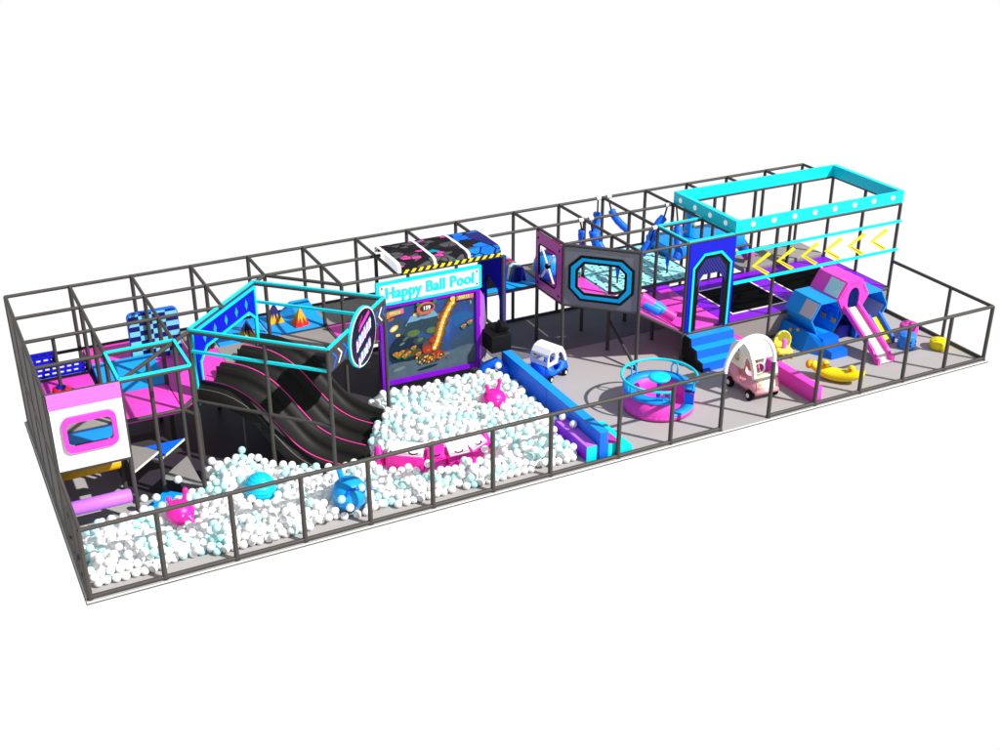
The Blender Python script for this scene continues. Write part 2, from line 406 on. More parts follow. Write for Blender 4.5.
# left cyan roof square over the triangle climb
rf = thing('cyan_roof_trim', 'cyan trim square on the roof pipes above the triangle climbing shelves', 'roof trim', (1.2, Y[4], H))
C4 = [(1.2, Y[3]), (2.4, Y[3]), (2.4, Y[4]), (1.2, Y[4])]
for i in range(4): rail_box(C4[i], C4[(i + 1) % 4], H + .045, 0.03, 0.05, cyan, rf, 'trim_bar')
rf = thing('cyan_roof_trim', 'cyan trim square on the roof pipes above the blue arch gate', 'roof trim', (BX[11], Y[3], H))
C4 = [(BX[11], Y[2]), (BX[12], Y[2]), (BX[12], Y[3]), (BX[11], Y[3])]
for i in range(4): rail_box(C4[i], C4[(i + 1) % 4], H + .045, 0.03, 0.05, cyan, rf, 'trim_bar')

# ------------------------------------------------------------------ low fence and gate
fe = thing('low_fence', 'low grey pipe fence running around the front and right edge of the floor', 'fence', (0, YF, 0))
for i in range(17): post(FX[i], YF, 1.3, parent=fe, r=0.044)
post(XE, -5.42, 1.3, parent=fe)
def rail(*p, r=0.040):
    mb = MB(); mb.tube(p, r, steel, 8); return mb.build('rail', fe)
rail((FX[0], YF, 1.3), (FX[10], YF, 1.3)); rail((FX[11], YF, 1.3), (FX[16], YF, 1.3)); rail((FX[0], YF, .04), (FX[10], YF, .04)); rail((FX[11], YF, .04), (FX[16], YF, .04))
rail((XE, YF, 1.3), (XE, Y[3], 1.3)); rail((XE, YF, .04), (XE, Y[3], .04)); rail((0, YF, 1.3), (0, Y[4], 1.3)); rail((0, YF, .04), (0, Y[4], .04))
post(0, -5.7, 1.3, parent=fe)
mb = MB(); cx = (FX[10] + FX[11]) / 2; R = (FX[11] - FX[10]) / 2
mb.tube([(cx - R * math.cos(PI * i / 20), YF, 1.28 + 0.66 * math.sin(PI * i / 20)) for i in range(21)], 0.047, white, 14)
tag(mb.build('gate_arch', loc=(cx, YF, 1.26)), 'white tube arch over the entrance gap in the low fence', 'arch')

# ------------------------------------------------------------------ left tower
fp = thing('arcade_panel', 'white front panel with pink header and pink framed window on the left tower', 'panel', (0, Y[4], 1.3))
M = frm((0, Y[4] - 0.03, 0), (1, 0))
hole = rrect(0.25, 1.76, 0.98, 2.21, 0.09)
mb = MB(); mb.plate([(0.03, 1.33), (1.2, 1.33), (1.2, 2.48), (0.03, 2.48)], [hole], 0.04, white, M); mb.build('board', fp)
mb = MB(); mb.plate(rrect(0.18, 1.655, 1.06, 2.315, 0.14), [hole], 0.10, pink, M, z=0.03); mb.build('window_frame', fp)
mb = MB(); mb.box((0.02, 2.483, -0.03), (1.2, 2.76, 0.03), light_pink, M); mb.build('header', fp)
pd = MB(); pd.rbox((0.03, -3.45, L - .08), (1.17, -2.4, L - .01), grey_deck); tag(pd.build('deck_mat', loc=(0.6, -3, L)), 'grey deck mat inside the left tower behind the pink window', 'mat')
pd = MB(); pd.rbox((0.05, -4.62, L - .1), (1.15, -3.52, L + .01), blue); tag(pd.build('foam_step', loc=(0.6, -4, L)), 'blue foam step behind the pink framed window of the left tower', 'foam block')
pd = MB(); pd.rbox((0.04, -2.36, L - .08), (1.17, -1.2, L), pink); tag(pd.build('deck_mat', loc=(0.6, -1.8, L)), 'pink deck mat under the hanging red seat', 'mat')
sw = thing('disc_swing', 'hanging disc seat in red and blue on a grey pole in the left tower', 'swing', (0.51, -2.30, 1.64))
mb = MB(); mb.tube([(0.51, -2.33, H), (0.51, -2.3, 1.70)], 0.035, steel, 10); mb.build('pole', sw)
mb = MB(); mb.lathe([(0.0, -0.03), (0.14, -0.03), (0.17, 0.0), (0.16, 0.05), (0.10, 0.07), (0.0, 0.07)], red, (0.51, -2.3, 1.64)); mb.build('seat', sw)
mb = MB(); mb.lathe([(0.0, 0.1), (0.06, 0.1), (0.1, 0.07), (0.1, 0.05)], deepblue, (0.51, -2.3, 1.645)); mb.build('collar', sw)
mb = MB(); M = frm((0, -1.1, 0), (1, 0))
holes = []
for r_ in range(5):
    for c_ in range(8 if r_ < 2 else 4):
        x = 0.1 + c_ * 0.135 + 0.02 * (r_ % 2); z = 1.44 + r_ * 0.1
        holes.append([(x, z), (x + 0.08, z), (x + 0.08, z + 0.045), (x, z + 0.045)])
mb.plate([(0.04, 1.39), (1.17, 1.39), (1.17, 1.66), (0.6, 1.66), (0.6, 1.93), (0.04, 1.93)], holes, 0.03, deepblue, M)
tag(mb.build('perforated_panel', loc=(0.6, -1.1, 1.4)), 'stepped dark blue panel with rows of small slots at the back of the left tower', 'panel')
for lab, m_, y_, z_, r_ in (('yellow ochre foam roller under the white window panel', ochre, -3.98, 0.84, 0.11), ('lilac foam roller low at the front of the left tower', lilac, -4.72, 0.56, 0.125)):
    t = thing('foam_roller', lab, 'foam roller', (0.6, y_, z_))
    mb = MB(); x0, x1 = 0.08, 1.12
    mb.tube([(x0, y_, z_), (x0 + .03, y_, z_), (x1 - .03, y_, z_), (x1, y_, z_)], [r_ * .8, r_, r_, r_ * .8], m_, 20); mb.build('pad', t)
    mb = MB(); mb.tube([(0, y_, z_), (1.2, y_, z_)], 0.03, steel, 8); mb.build('axle', t)
# triangle climbing shelves
def shelf(pts, z, m_, lab):
    t = thing('triangle_shelf', lab, 'climbing shelf', (pts[0][0], pts[0][1], z))
    mb = MB(); mb.prism(pts, z - 0.045, z, m_, None, side=cream); o = mb.build('pad', t)
    return t
ca, cb, c2, cd, cc = (1.22, -4.68), (1.22, -3.56), (2.37, -3.56), (2.37, -4.68), (1.8, -4.12)
shelf([ca, cc, cb], 0.98, grey_deck, 'upper grey triangle shelf beside the white window panel')
shelf([cb, cc, c2], 0.8, royal, 'upper blue triangle shelf right of the grey one')
shelf([c2, cc, cd], 0.42, grey_deck, 'lower grey triangle shelf at the edge of the ball pool')
shelf([ca, cd, cc], 0.14, blue, 'lowest blue triangle shelf touching the balls')
mb = MB(); mb.prism([(1.25, -3.5), (2.3, -3.5), (2.0, -2.6), (1.25, -2.6)], 0.5, 0.56, dark_board)
tag(mb.build('triangle_shelf', loc=(1.7, -3, .5)), 'dark slanting shelf deep under the pink deck', 'climbing shelf')

# decks
def deck(name, lab, x0, y0, x1, y1, z, m_, th=0.08, cat='mat', r=0.015):
    mb = MB(); mb.rbox((x0, y0, z - th), (x1, y1, z), m_, r); return tag(mb.build(name, loc=((x0 + x1) / 2, (y0 + y1) / 2, z - th)), lab, cat)
deck('deck_mat', 'pink deck mat at the front above the triangle shelves', 1.22, -3.52, 2.40, -2.35, L, pink)
mb = MB(); mb.faces([(1.24, -2.34, L - .08), (2.4, -2.34, L - .08), (2.4, -1.2, L - .08), (1.24, -1.2, L - .08), (1.24, -2.34, L + .01), (2.4, -2.34, L + .01), (2.4, -1.2, L + .16), (1.24, -1.2, L + .16)],
    [(3, 2, 1, 0), (4, 5, 6, 7), (0, 1, 5, 4), (1, 2, 6, 5), (2, 3, 7, 6), (3, 0, 4, 7)], blue)
tag(mb.build('foam_ramp', loc=(1.8, -1.8, L)), 'blue foam ramp between the pink deck mats in front of the checkered pad', 'foam ramp')
deck('deck_mat', 'pink deck mat under the checkered pad by the back posts', 1.24, -1.16, 3.15, -0.05, L, pink)
mb = MB(); mb.prism([(2.42, -3.46), (2.42, -1.19), (3.66, -1.19), (3.66, -2.26), (2.8, -3.1)], L - .08, L - .002, pink); tag(mb.build('deck_mat', loc=(2.9, -1.9, L)), 'pink deck mat behind the blue slide gate panel', 'mat')
mb = MB(); mb.prism([(3.67, -2.24), (3.67, -1.19), (4.82, -1.19), (4.5, -1.40)], L - .08, L - .002, grey_deck); tag(mb.build('deck_mat', loc=(3.9, -1.6, L)), 'small grey deck mat at the top of the slides', 'mat')
deck('deck_mat', 'grey deck mat between the checkered pad and the blue mats', 3.18, -1.16, 3.72, -0.05, L, grey_deck)
deck('deck_mat', 'blue deck mat under the single navy topped pyramid', 3.75, -1.16, 4.82, -0.05, L, blue)
deck('deck_mat', 'blue deck mat under the pair of pyramids', 4.86, -1.16, 6.04, -0.05, L, blue)
mb = MB(); mb.faces([(5.55, -1.1, L), (6.04, -1.1, L), (6.04, -.06, L), (5.35, -.06, L), (6.04, -1.1, L + .02), (6.0, -.06, L + .22), (5.6, -.06, L + .22)],
    [(0, 1, 4), (0, 4, 5, 6), (1, 2, 5, 4), (2, 3, 6, 5), (0, 6, 3)], blue); tag(mb.build('foam_wedge', loc=(5.8, -.5, L)), 'blue foam wedge right of the red pyramid', 'foam wedge')
mb = MB(); mb.prism([(4.85, -1.2), (6.0, -1.2), (6.0, -2.3)], L - .08, L - .003, grey_deck); tag(mb.build('deck_mat', loc=(5.6, -1.5, L)), 'triangular grey deck mat in front of the pyramids', 'mat')
mb = MB(); mb.prism([(4.55, -1.42), (4.85, -1.2), (6.02, -2.38), (6.3, -3.1)], L - .22, L - .1, dark_board); tag(mb.build('edge_board', loc=(5.3, -2, L)), 'dark edge board along the deck behind the slides', 'board')
deck('deck_mat', 'pink deck mat seen behind the round neon sign', 6.04, -2.34, 7.16, -1.2, L, pink)
deck('deck_mat', 'long grey deck mat along the back posts behind the game screen', 6.08, -1.16, 9.55, -0.05, L, grey_deck)
deck('deck_mat', 'blue deck mat of the bridge right of the black tunnel', 9.62, -1.16, BX[9] + .15, -0.05, L, blue)
deck('deck_mat', 'grey deck mat between the blue bridge and the perforated floor', BX[9] + .17, -1.16, BX[10] - .04, -0.05, L + .03, grey_deck)
deck('deck_mat', 'pink deck mat behind the octagonal window', BX[9] + .05, -2.34, BX[10] - .04, -1.2, L, pink)
mb = MB(); mb.prism([(11.3, -2.38), (12.25, -2.38), (12.25, -3.4)], L - .06, L, pink); tag(mb.build('deck_mat', loc=(12, -2.7, L)), 'triangular pink deck mat right behind the grey octagon panel', 'mat')
deck('perforated_floor', 'cyan perforated plate floor under the hanging blue bumpers', BX[10] + .03, -2.33, BX[12] - .04, -0.04, L, perf, 0.06, 'floor plate', 0.005)
deck('foam_block', 'wide blue foam block with the climbing pillar behind the arch gate', BX[12] + .04, -1.16, 16.9, -0.05, L + .25, blue, 0.3, 'foam block', 0.03)
pl = thing('climbing_pillar', 'light blue pillar with yellow climbing knobs on the blue foam block', 'pillar', (15.6, -.6, L + .25))
mb = MB(); mb.rbox((15.5, -.7, L + .25), (15.7, -.5, 2.3), blue, .03); mb.build('column', pl)
for (x, y, z) in ((15.49, -.6, 2.12), (15.66, -.71, 1.92), (15.49, -.62, 1.76), (15.71, -.6, 2.1)):
    mb = MB(); mb.sphere((x, y, z), .045, ochre, 12, 8); mb.build('knob', pl)
# sloping pink deck with logs
mb = MB(); z0, z1 = L, T + .06
mb.faces([(BX[10] + .03, Y[3] + .04, z0 - .08), (BX[11], Y[3] + .04, z1 - .08), (BX[11], Y[2] - .04, z1 - .08), (BX[10] + .03, Y[2] - .04, z0 - .08), (BX[10] + .03, Y[3] + .04, z0), (BX[11], Y[3] + .04, z1), (BX[11], Y[2] - .04, z1), (BX[10] + .03, Y[2] - .04, z0)],
    [(3, 2, 1, 0), (4, 5, 6, 7), (0, 1, 5, 4), (1, 2, 6, 5), (2, 3, 7, 6), (3, 0, 4, 7)], pink)
tag(mb.build('foam_ramp', loc=(12.8, -3, 1)), 'pink foam ramp sloping down beside the grey octagon panel', 'foam ramp')
deck('deck_mat', 'pink deck mat right behind the blue arch gate', BX[11] + .04, Y[3] + .04, BX[12] - .04, -1.3, T + .06, pink)
for k, (a, b, lab) in enumerate((((12.46, -2.84, 1.53), (13.0, -3.27, 1.15), 'front striped foam log with a blue lower end on the pink ramp'), ((12.68, -3.0, 1.46), (13.3, -3.42, 1.0), 'rear striped foam log with a pink lower end on the pink ramp'))):
    a = Vector(a); b = Vector(b); t = thing('foam_log', lab, 'foam log', tuple((a + b) / 2))
    cuts = (0, .5, 1) if k == 0 else (0, .36, .68, 1)
    for i in range(len(cuts) - 1):
        mb = MB(); mb.tube([a.lerp(b, cuts[i]), a.lerp(b, cuts[i + 1] - .004)], .12, (pink, blue, magenta)[i], 20); mb.build('band', t)

# checkered pad
t = thing('checkered_pad', 'rounded square pad with navy and pale cyan checkers on the pink deck', 'pad', (2.5, -1.05, L))
M = frm((2.5, -1.1, L), (1, 0))
mb = MB(); pp = rrect(-.46, 0.0, .5, .98, .1); mb.plate(pp, [], .02, checker, M, z=0.012); o = mb.build('face', t)
mb = MB(); mb.plate(rrect(-.475, 0.0, .515, 1.0, .11), [], .1, royal, M, z=-.05); mb.build('body', t)
# pyramids
def pyramid(cx, cy, b, h, lo, hi, lab, z=L + .005):
    t = thing('pyramid', lab, 'pyramid', (cx, cy, z))
    A = Vector((cx, cy, z + h)); P = [Vector((cx + sx * b, cy + sy * b, z)) for sx, sy in ((-1, -1), (1, -1), (1, 1), (-1, 1))]
    mb = MB(); mb.faces(P + [A], [(0, 1, 4), (1, 2, 4), (2, 3, 4), (3, 0, 4), (3, 2, 1, 0)], lo); mb.build('base', t)
    mb = MB()
    for i in range(4):
        p, q = P[i], P[(i + 1) % 4]; nrm = (q - p).cross(A - p).normalized() * .006
        def at(u, v): w = p.lerp(q, u); return w.lerp(A, v) + nrm
        prof = [(.0, .5), (.16, .22), (.3, .5), (.5, .08), (.68, .52), (.84, .2), (1.0, .5)]
        pts = [at(u, v) for u, v in prof]
        for k in range(len(pts) - 1): mb.faces([pts[k], pts[k + 1], A + nrm * .3], [(0, 1, 2)], hi)
    mb.build('flame_top', t)
pyramid(4.4, -.95, .16, .37, ochre, navy, 'navy topped yellow pyramid standing alone, leftmost of three')
pyramid(5.14, -.45, .16, .42, ochre, navy, 'navy topped yellow pyramid, rear one of the pair')
pyramid(5.57, -.86, .16, .40, red, ochre, 'red pyramid with yellow flame top')

# ------------------------------------------------------------------ slide gate panel (plane A) and banner
uA = (Vector(PB) - Vector(PA)); gp = thing('slide_gate_panel', 'dark blue panel with cyan trim and diamonds around the slide entrance', 'panel', (PA[0], PA[1], 1.2))
M = frm((PA[0], PA[1], 0), uA)
WA = uA.length
arch = [(0.23, 1.22), (0.23, 2.06), (0.44, 2.19), (2.14, 2.24), (2.38, 2.04), (2.38, 1.22)]
arch = [(.24, 1.2), (.24, 1.98), (.5, 2.2), (2.12, 2.2), (2.36, 2.0), (2.36, 1.2)]
outer = [(0.03, 1.2), (0.03, ZA), (WA - .03, ZA), (WA - .03, 1.2), (2.36, 1.2), (2.36, 2.0), (2.12, 2.2), (.5, 2.2), (.24, 1.98), (.24, 1.2)]
mb = MB(); mb.plate(outer, [], .03, deepblue, M, z=.02); mb.build('board', gp)
def ribbon(mb, pts, w, z0, z1, m_, M, closed=False):
    n = len(pts)
    for i in range(n if closed else n - 1):
        a = Vector(pts[i]); b = Vector(pts[(i + 1) % n]); d = (b - a); l = d.length
        if l < 1e-6: continue
        d /= l; nn = Vector((-d.y, d.x)) * (w / 2); a2 = a - d * w * .3; b2 = b + d * w * .3
        mb.prism([tuple(a2 - nn), tuple(b2 - nn), tuple(b2 + nn), tuple(a2 + nn)], z0, z1 + i * .0004, m_, M)
mb = MB(); ribbon(mb, [(.24, 1.2), (.24, 1.98), (.5, 2.2), (2.12, 2.2), (2.36, 2.0), (2.36, 1.2)], .05, .03, .05, cyan, M)
ribbon(mb, [(.045, 1.2), (.045, ZA - .05), (WA - .05, ZA - .05), (WA - .05, 1.2)], .06, .03, .052, cyan, M); mb.build('trim', gp)
for u in (2.05, 1.66, 1.26, .84, .46):
    mb = MB(); mb.prism([(u, 2.29), (u + .055, 2.4), (u, 2.51), (u - .055, 2.4)], .034, .042, skyblue, M); mb.build('diamond', gp)
# the three black slides
U_ = Vector((1, 1, 0)).normalized(); V_ = Vector((1, -1, 0)).normalized()
def prof(s):
    # height of the lane along s (0..3.0)
    pts = [(0, 1.38), (.3, 1.38), (.6, 1.35), (.93, 1.23), (1.2, 1.05), (1.5, .75), (1.7, .52), (1.93, .30), (2.22, .15), (2.5, .08), (3.0, .04)]
    for (a, za), (b, zb) in zip(pts, pts[1:]):
        if s <= b:
            t = (s - a) / (b - a); return za + (zb - za) * t
    return pts[-1][1]
def sprof(s):
    return sum(prof(min(3, max(0, s + d))) for d in (-.12, -.06, 0, .06, .12)) / 5
labs = ('nearest of the three black wave slides, left side of the bay', 'middle one of the three black wave slides', 'farthest of the three black wave slides, next to the arrow banner')
for k in range(3):
    w = WA / 3; o0 = Vector((PA[0], PA[1], 0)) + U_ * (w * k)
    t = thing('wave_slide', labs[k], 'slide', tuple(o0))
    # cross-section: flange, wall, floor, wall
    cs = [(0.0, .0), (0.0, .13), (.03, .15), (.07, .20), (.12, .25), (.22, .25), (.26, .12), (.34, .03), (.45, .0), (w - .2, .0), (w - .09, .04), (w - .045, .12), (w - .035, .25), (w - .005, .25), (w - .005, 0)]
    S = 40; vs = []; fs = []; n = len(cs)
    for i in range(S + 1):
        s = 3.0 * i / S; z = sprof(s)
        for (a, h) in cs: vs.append(o0 + U_ * a + V_ * s + Vector((0, 0, z + h - (.12 if (a, h) in ((0.0, .0), (w - .005, 0)) else 0))))
    for i in range(S):
        for j in range(n - 1): fs.append((i * n + j, i * n + j + 1, (i + 1) * n + j + 1, (i + 1) * n + j))
    mb = MB(); mb.faces(vs, fs, slide_black, None, True)
    mb.faces([vs[j] for j in range(n)], [tuple(range(n))], slide_black); mb.faces([vs[S * n + j] for j in range(n)], [tuple(range(n))[::-1]], slide_black)
    mb.build('chute', t)
    def line(a, h, wd, m_, name):
        mb = MB(); vs = []; fs = []
        for i in range(S + 1):
            s = 2.95 * i / S; z = sprof(s) + h
            vs += [o0 + U_ * a + V_ * s + Vector((0, 0, z)), o0 + U_ * (a + wd) + V_ * s + Vector((0, 0, z))]
        for i in range(S): fs.append((2 * i, 2 * i + 1, 2 * i + 3, 2 * i + 2))
        mb.faces(vs, fs, m_); mb.build(name, t)
    line(.17, .257, .024, line_pink, 'pink_stripe'); line(.022, .152, .018, line_grey, 'grey_stripe')
# support posts under slides
mb = MB()
for k in (0.9,):
    for a in (.1, 1.2, 2.3):
        p = Vector((PA[0], PA[1], 0)) + U_ * a + V_ * k; mb.tube([p, p + Vector((0, 0, 1.15))], .025, steel, 8)
sl = mb.build('slide_supports', sf)
# arrow banner and round sign
uB = Vector(PC) - Vector(PD); WB = uB.length
bn = thing('arrow_banner', 'dark banner board with blue and white arrow chevrons beside the slides', 'banner', (PD[0], PD[1], 2.3))
M = frm((PD[0], PD[1], 0), uB)
mb = MB(); mb.box((.05, 2.26, -.015), (WB - .05, ZA - .04, .015), dark_board, M); mb.build('board', bn)
for u, m_, s_ in ((.2, royal, 1), (.42, white, 1), (.64, royal, 1), (2.03, royal, -1), (2.24, white, -1), (2.42, royal, -1)):
    if u > WB - .1: u = WB - .08
    mb = MB(); w_ = .045; c = .07 * s_
    z0, z1, zm = 2.32, 2.6, 2.46
    mb.prism([(u - c, z0), (u - c + w_, z0), (u + c + w_, zm), (u + c, zm)], .018, .024, m_, M); mb.prism([(u + c, zm), (u + c + w_, zm), (u - c + w_, z1), (u - c, z1)], .018, .0245, m_, M)
    mb.build('chevron', bn)
rs = thing('round_sign', 'oval looking round neon sign with pink and white graffiti lettering on black', 'sign', (PD[0] + uB.x * .6, PD[1] + uB.y * .6, 2.4))
cu, cz, R = 1.33, 2.42, .585
mb = MB(); mb.plate(circ(cu, cz, R), [], .05, cyan, M, z=.05); mb.build('rim', rs)
mb = MB(); mb.plate(circ(cu, cz, R - .02), [], .01, white, M, z=.081); mb.build('white_ring', rs)
blackink = mat('ink_black', (14, 8, 34), 0.4)
mb = MB(); mb.plate(circ(cu, cz, R - .045), [], .01, blackink, M, z=.087); mb.build('face', rs)
mb = MB()
random.seed(3)
neon = [mat('neon_pink', (255, 60, 190), .4), mat('neon_cyan', (60, 210, 245), .4), white, mat('neon_violet', (170, 90, 255), .4)]
def bar(u, z, l, h, m_, sl=.35, d=.094):
    mb.prism([(u, z), (u + l, z + l * sl), (u + l, z + l * sl + h), (u, z + h)], d, d + .003, m_, M)
bar(cu - .22, cz + .18, .5, .05, neon[0], .38); bar(cu - .18, cz + .25, .44, .03, neon[0], .38, .095); bar(cu - .2, cz + .31, .16, .012, neon[0], .8, .095)
for row, (z0, hh, m_) in enumerate(((-.04, .21, white), (-.40, .18, white))):
    for i in range(6 if row == 0 else 5):
        u = -.34 + .115 * i + .06 * row; zz = z0 + u * .38 + random.uniform(-.01, .01)
        g = i % 3
        bar(cu + u - .012, cz + zz - .012, .085, hh + .025, neon[1] if i % 2 else neon[3], .38, .0935)
        bar(cu + u, cz + zz, .024, hh, m_, .38, .097)
        bar(cu + u + .055, cz + zz + .02, .024, hh * (.9 if g else .6), m_, .38, .0972)
        bar(cu + u + .02, cz + zz + hh * (.75 if g != 1 else .4), .045, .03, m_, .38, .0974)
        if g == 0: bar(cu + u + .02, cz + zz, .045, .03, m_, .38, .0976)
for i in range(7): bar(cu - .38 + .02 * i, cz - .16 + .022 * i, .6 - .05 * (i % 3), .014, neon[0] if i % 2 else neon[3], .38, 0.095 + .0002 * i)
for i in range(5): bar(cu - .25 + .1 * i, cz - .4 + .04 * i, .03, .07, white if i % 2 else neon[0], -.6, .096)
mb.build('graffiti_lettering', rs)

# ------------------------------------------------------------------ game screen + sign + tunnel
scn = thing('game_screen', 'purple framed projection screen showing a space shooter game above the ball pool', 'screen', (7.9, Y[2], 0))
M = frm((0, Y[2], 0), (1, 0))
SX0, SX1, SZ0, SZ1 = 6.76, 9.02, .32, 2.13
ix0, ix1, iz0, iz1 = 6.87, 8.93, .42, 2.07
mb = MB(); mb.plate([(SX0, SZ0 - .16), (SX0 + .1, SZ0 - .16), (SX0 + .1, SZ0), (SX1, SZ0), (SX1, SZ1), (SX0, SZ1)], [[(ix0, iz0), (ix1, iz0), (ix1, iz1), (ix0, iz1)]], .1, purple_f, M); mb.build('frame', scn)
mb = MB(); mb.box((ix0 - .01, iz0 - .01, -.02), (ix1 + .01, iz1 + .01, 0), space, M); im = mb.build('game_picture', scn)
side_m = mat('lilac_side', (185, 95, 220), .5)
mb = MB(); mb.faces([(SX1 + .004, Y[2] - .05, .4), (SX1 + .004, Y[2] - .05, 2.1), (SX1 + .13, Y[2] + .02, 1.9), (SX1 + .13, Y[2] + .02, .5)], [(0, 1, 2, 3)], side_m)
mb.faces([(SX1 + .13, Y[2] + .02, 2.0), (SX1 + .35, Y[2] + .35, 1.1), (SX1 + .35, Y[2] + .35, .4), (SX1 + .13, Y[2] + .02, .4)], [(0, 1, 2, 3)], grey_panel_m); mb.build('side_brace', scn)
mb = MB(); mb.box((SX0 + .1, Y[2] + .04, .3), (SX1 - .05, Y[2] + .1, 2.1), black); mb.build('back_board', scn)
def pk(name, c, rough=.6): return mat(name, c, rough, .1, 0, .15, 25)
gm = dict(hull=pk('saucer_hull', (46, 66, 78)), glass=pk('saucer_glass', (110, 155, 185)), green=pk('saucer_green', (85, 110, 60)), fire=pk('fire_yellow', (240, 190, 70)), fire2=pk('fire_orange', (165, 95, 40)),
          hotw=pk('fire_core', (255, 235, 200)), redm=pk('monster_red', (165, 50, 40)), or_=pk('creature_orange', (195, 130, 45)), gr=pk('creature_green', (55, 115, 60)), moon=moon_m,
          planet=pk('planet_dark', (26, 42, 62)), rim=pk('badge_orange', (190, 100, 70)), plate=pk('score_plate', (205, 110, 130)), lime=pk('score_lime', (200, 215, 90)), dk=pk('badge_dark', (45, 50, 60)), neb=pk('nebula', (34, 90, 140)), crater=pk('crater', (110, 125, 130)))
def sxz(px, py): return (ix0 + (px - 78) / (742 - 78) * (ix1 - ix0), None)
def W2(u, v): return (ix0 + u * (ix1 - ix0), iz0 + v * (iz1 - iz0))
LAY = [0.002]
mb = MB()
def ell(u, v, ru, rv, m_, rot=0.0, n=20):
    LAY[0] += .00025; x, z = W2(u, v); ru *= (ix1 - ix0); rv *= (iz1 - iz0); c, s = math.cos(rot), math.sin(rot)
    mb.faces([(x + ru * math.cos(q) * c - rv * math.sin(q) * s, z + ru * math.cos(q) * s + rv * math.sin(q) * c, LAY[0]) for q in [2 * PI * i / n for i in range(n)]], [tuple(range(n))], m_, M)
def pol(pts, m_):
    LAY[0] += .00025; mb.faces([W2(u, v) + (LAY[0],) for u, v in pts], [tuple(range(len(pts)))], m_, M)
ell(.22, .36, .19, .24, gm['planet']); ell(.84, .66, .1, .07, gm['neb'], .5); ell(.8, .7, .05, .04, gm['neb'], 1.0)
pol([(0, 0), (1, 0), (1, .26)] + [(1 - i / 12, .26 + .02 * math.sin(i * 1.3) + (-.07 if i > 6 else 0) * (i - 6) / 6) for i in range(1, 13)], gm['moon'])
ell(.14, .13, .07, .02, gm['crater'], .2); ell(.62, .2, .09, .02, gm['crater'], .1); ell(.45, .07, .12, .02, gm['planet'], .1)
ell(.4, .72, .2, .1, gm['hull'], .02); pol([(.22, .7), (.28, .82), (.52, .87), (.58, .78), (.58, .72), (.4, .76)], gm['glass']); pol([(.24, .74), (.58, .76), (.6, .66), (.24, .64)], gm['hull'])
ell(.3, .6, .1, .08, gm['hull']); ell(.5, .6, .09, .07, gm['hull']); ell(.31, .585, .07, .045, gm['green']); ell(.51, .58, .06, .04, gm['green']); ell(.37, .47, .07, .05, gm['hull']); ell(.38, .48, .035, .025, gm['green'], .4); ell(.34, .84, .035, .02, gm['fire'], .3)
ell(.1, .7, .05, .035, gm['fire'], .5); ell(.1, .7, .03, .018, gm['hotw'], .5); ell(.14, .6, .025, .02, gm['fire']); ell(.07, .83, .035, .02, gm['fire2'], .3); ell(.22, .53, .035, .016, gm['green'], .5); ell(.18, .47, .03, .013, gm['crater'], .4)
ell(.63, .75, .05, .06, gm['rim']); ell(.64, .76, .035, .04, gm['plate'])
glow = pk('fire_haze', (84, 66, 50)); glow2 = pk('fire_haze_inner', (120, 84, 46))
for i in range(18):
    f = i / 17; ell(.75 - .24 * f - .02 * math.sin(f * 5) + random.uniform(-.01, .01), .93 - .6 * f, .062 + .014 * math.sin(i * 1.7), .055, glow)
for i in range(18):
    f = i / 17; ell(.75 - .24 * f - .02 * math.sin(f * 5) + random.uniform(-.008, .008), .93 - .6 * f, .05 + .01 * math.sin(i * 2.7), .045, glow2)
for (u, v, a, b) in ((.5, .22, .15, .09), (.48, .36, .09, .1), (.24, .33, .15, .06)): ell(u, v, a, b, glow)
for i in range(16):
    f = i / 15; u = .75 - .24 * f - .02 * math.sin(f * 5); v = .93 - .6 * f
    ell(u, v, .034 + .014 * math.sin(i * 2.1) ** 2, .035, gm['fire2'])
for i in range(16):
    f = i / 15; u = .75 - .24 * f - .02 * math.sin(f * 5); v = .93 - .6 * f
    ell(u, v, .022, .028, gm['fire'])
for i in range(8):
    f = i / 7; ell(.75 - .24 * f - .02 * math.sin(f * 5), .9 - .56 * f, .012, .015, gm['hotw'])
ell(.745, .96, .03, .035, gm['fire'])
for (u, v, r) in ((.45, .33, .055), (.51, .45, .04), (.56, .25, .045)): ell(u, v, r, r * 1.1, gm['redm']); ell(u + .01, v - .01, r * .4, r * .3, gm['fire2'])
for (u, v) in ((.1, .36), (.17, .37), (.24, .34), (.3, .4), (.35, .3), (.2, .31), (.86, .56), (.93, .6), (.13, .33)): ell(u, v - .02, .025, .028, gm['gr']); ell(u, v, .034, .018, gm['or_'], .3); ell(u - .005, v - .005, .012, .01, gm['redm'])
random.seed(11)
for i in range(46):
    a = random.gauss(.5, .09); ell(a, .2 + random.gauss(0, .035), .012, .01, random.choice([gm['fire2'], gm['fire'], gm['or_'], gm['crater'], gm['redm']]), random.random())
for i in range(26): ell(random.uniform(.05, .95), random.uniform(.35, .97), .003, .003, gm['crater'])
ell(.44, .91, .1, .085, gm['rim']); ell(.45, .91, .075, .055, gm['dk']); pol([(.37, .82), (.52, .85), (.53, .89), (.37, .86)], gm['rim'])
ell(.36, .97, .02, .03, gm['gr'], .4); ell(.54, .98, .02, .03, gm['gr'], -.4)
pol([(.02, .87), (.2, .9), (.2, .97), (.02, .95)], gm['plate']); pol([(.78, .93), (.97, .93), (.97, .99), (.78, .99)], gm['plate']); ell(.03, .9, .03, .04, gm['or_'])
x, z = W2(.407, .89); LAY[0] += .001
mb.text('159', .115, white, M @ Matrix.Translation((x, z, LAY[0] + .002)), .001, bold=.004)
for (u, v) in ((.045, .905), (.8, .945)):
    x, z = W2(u, v); mb.text('00016' if u < .5 else '00015', .1, gm['lime'], M @ Matrix.Translation((x, z, LAY[0] + .002)), .001, bold=.004)
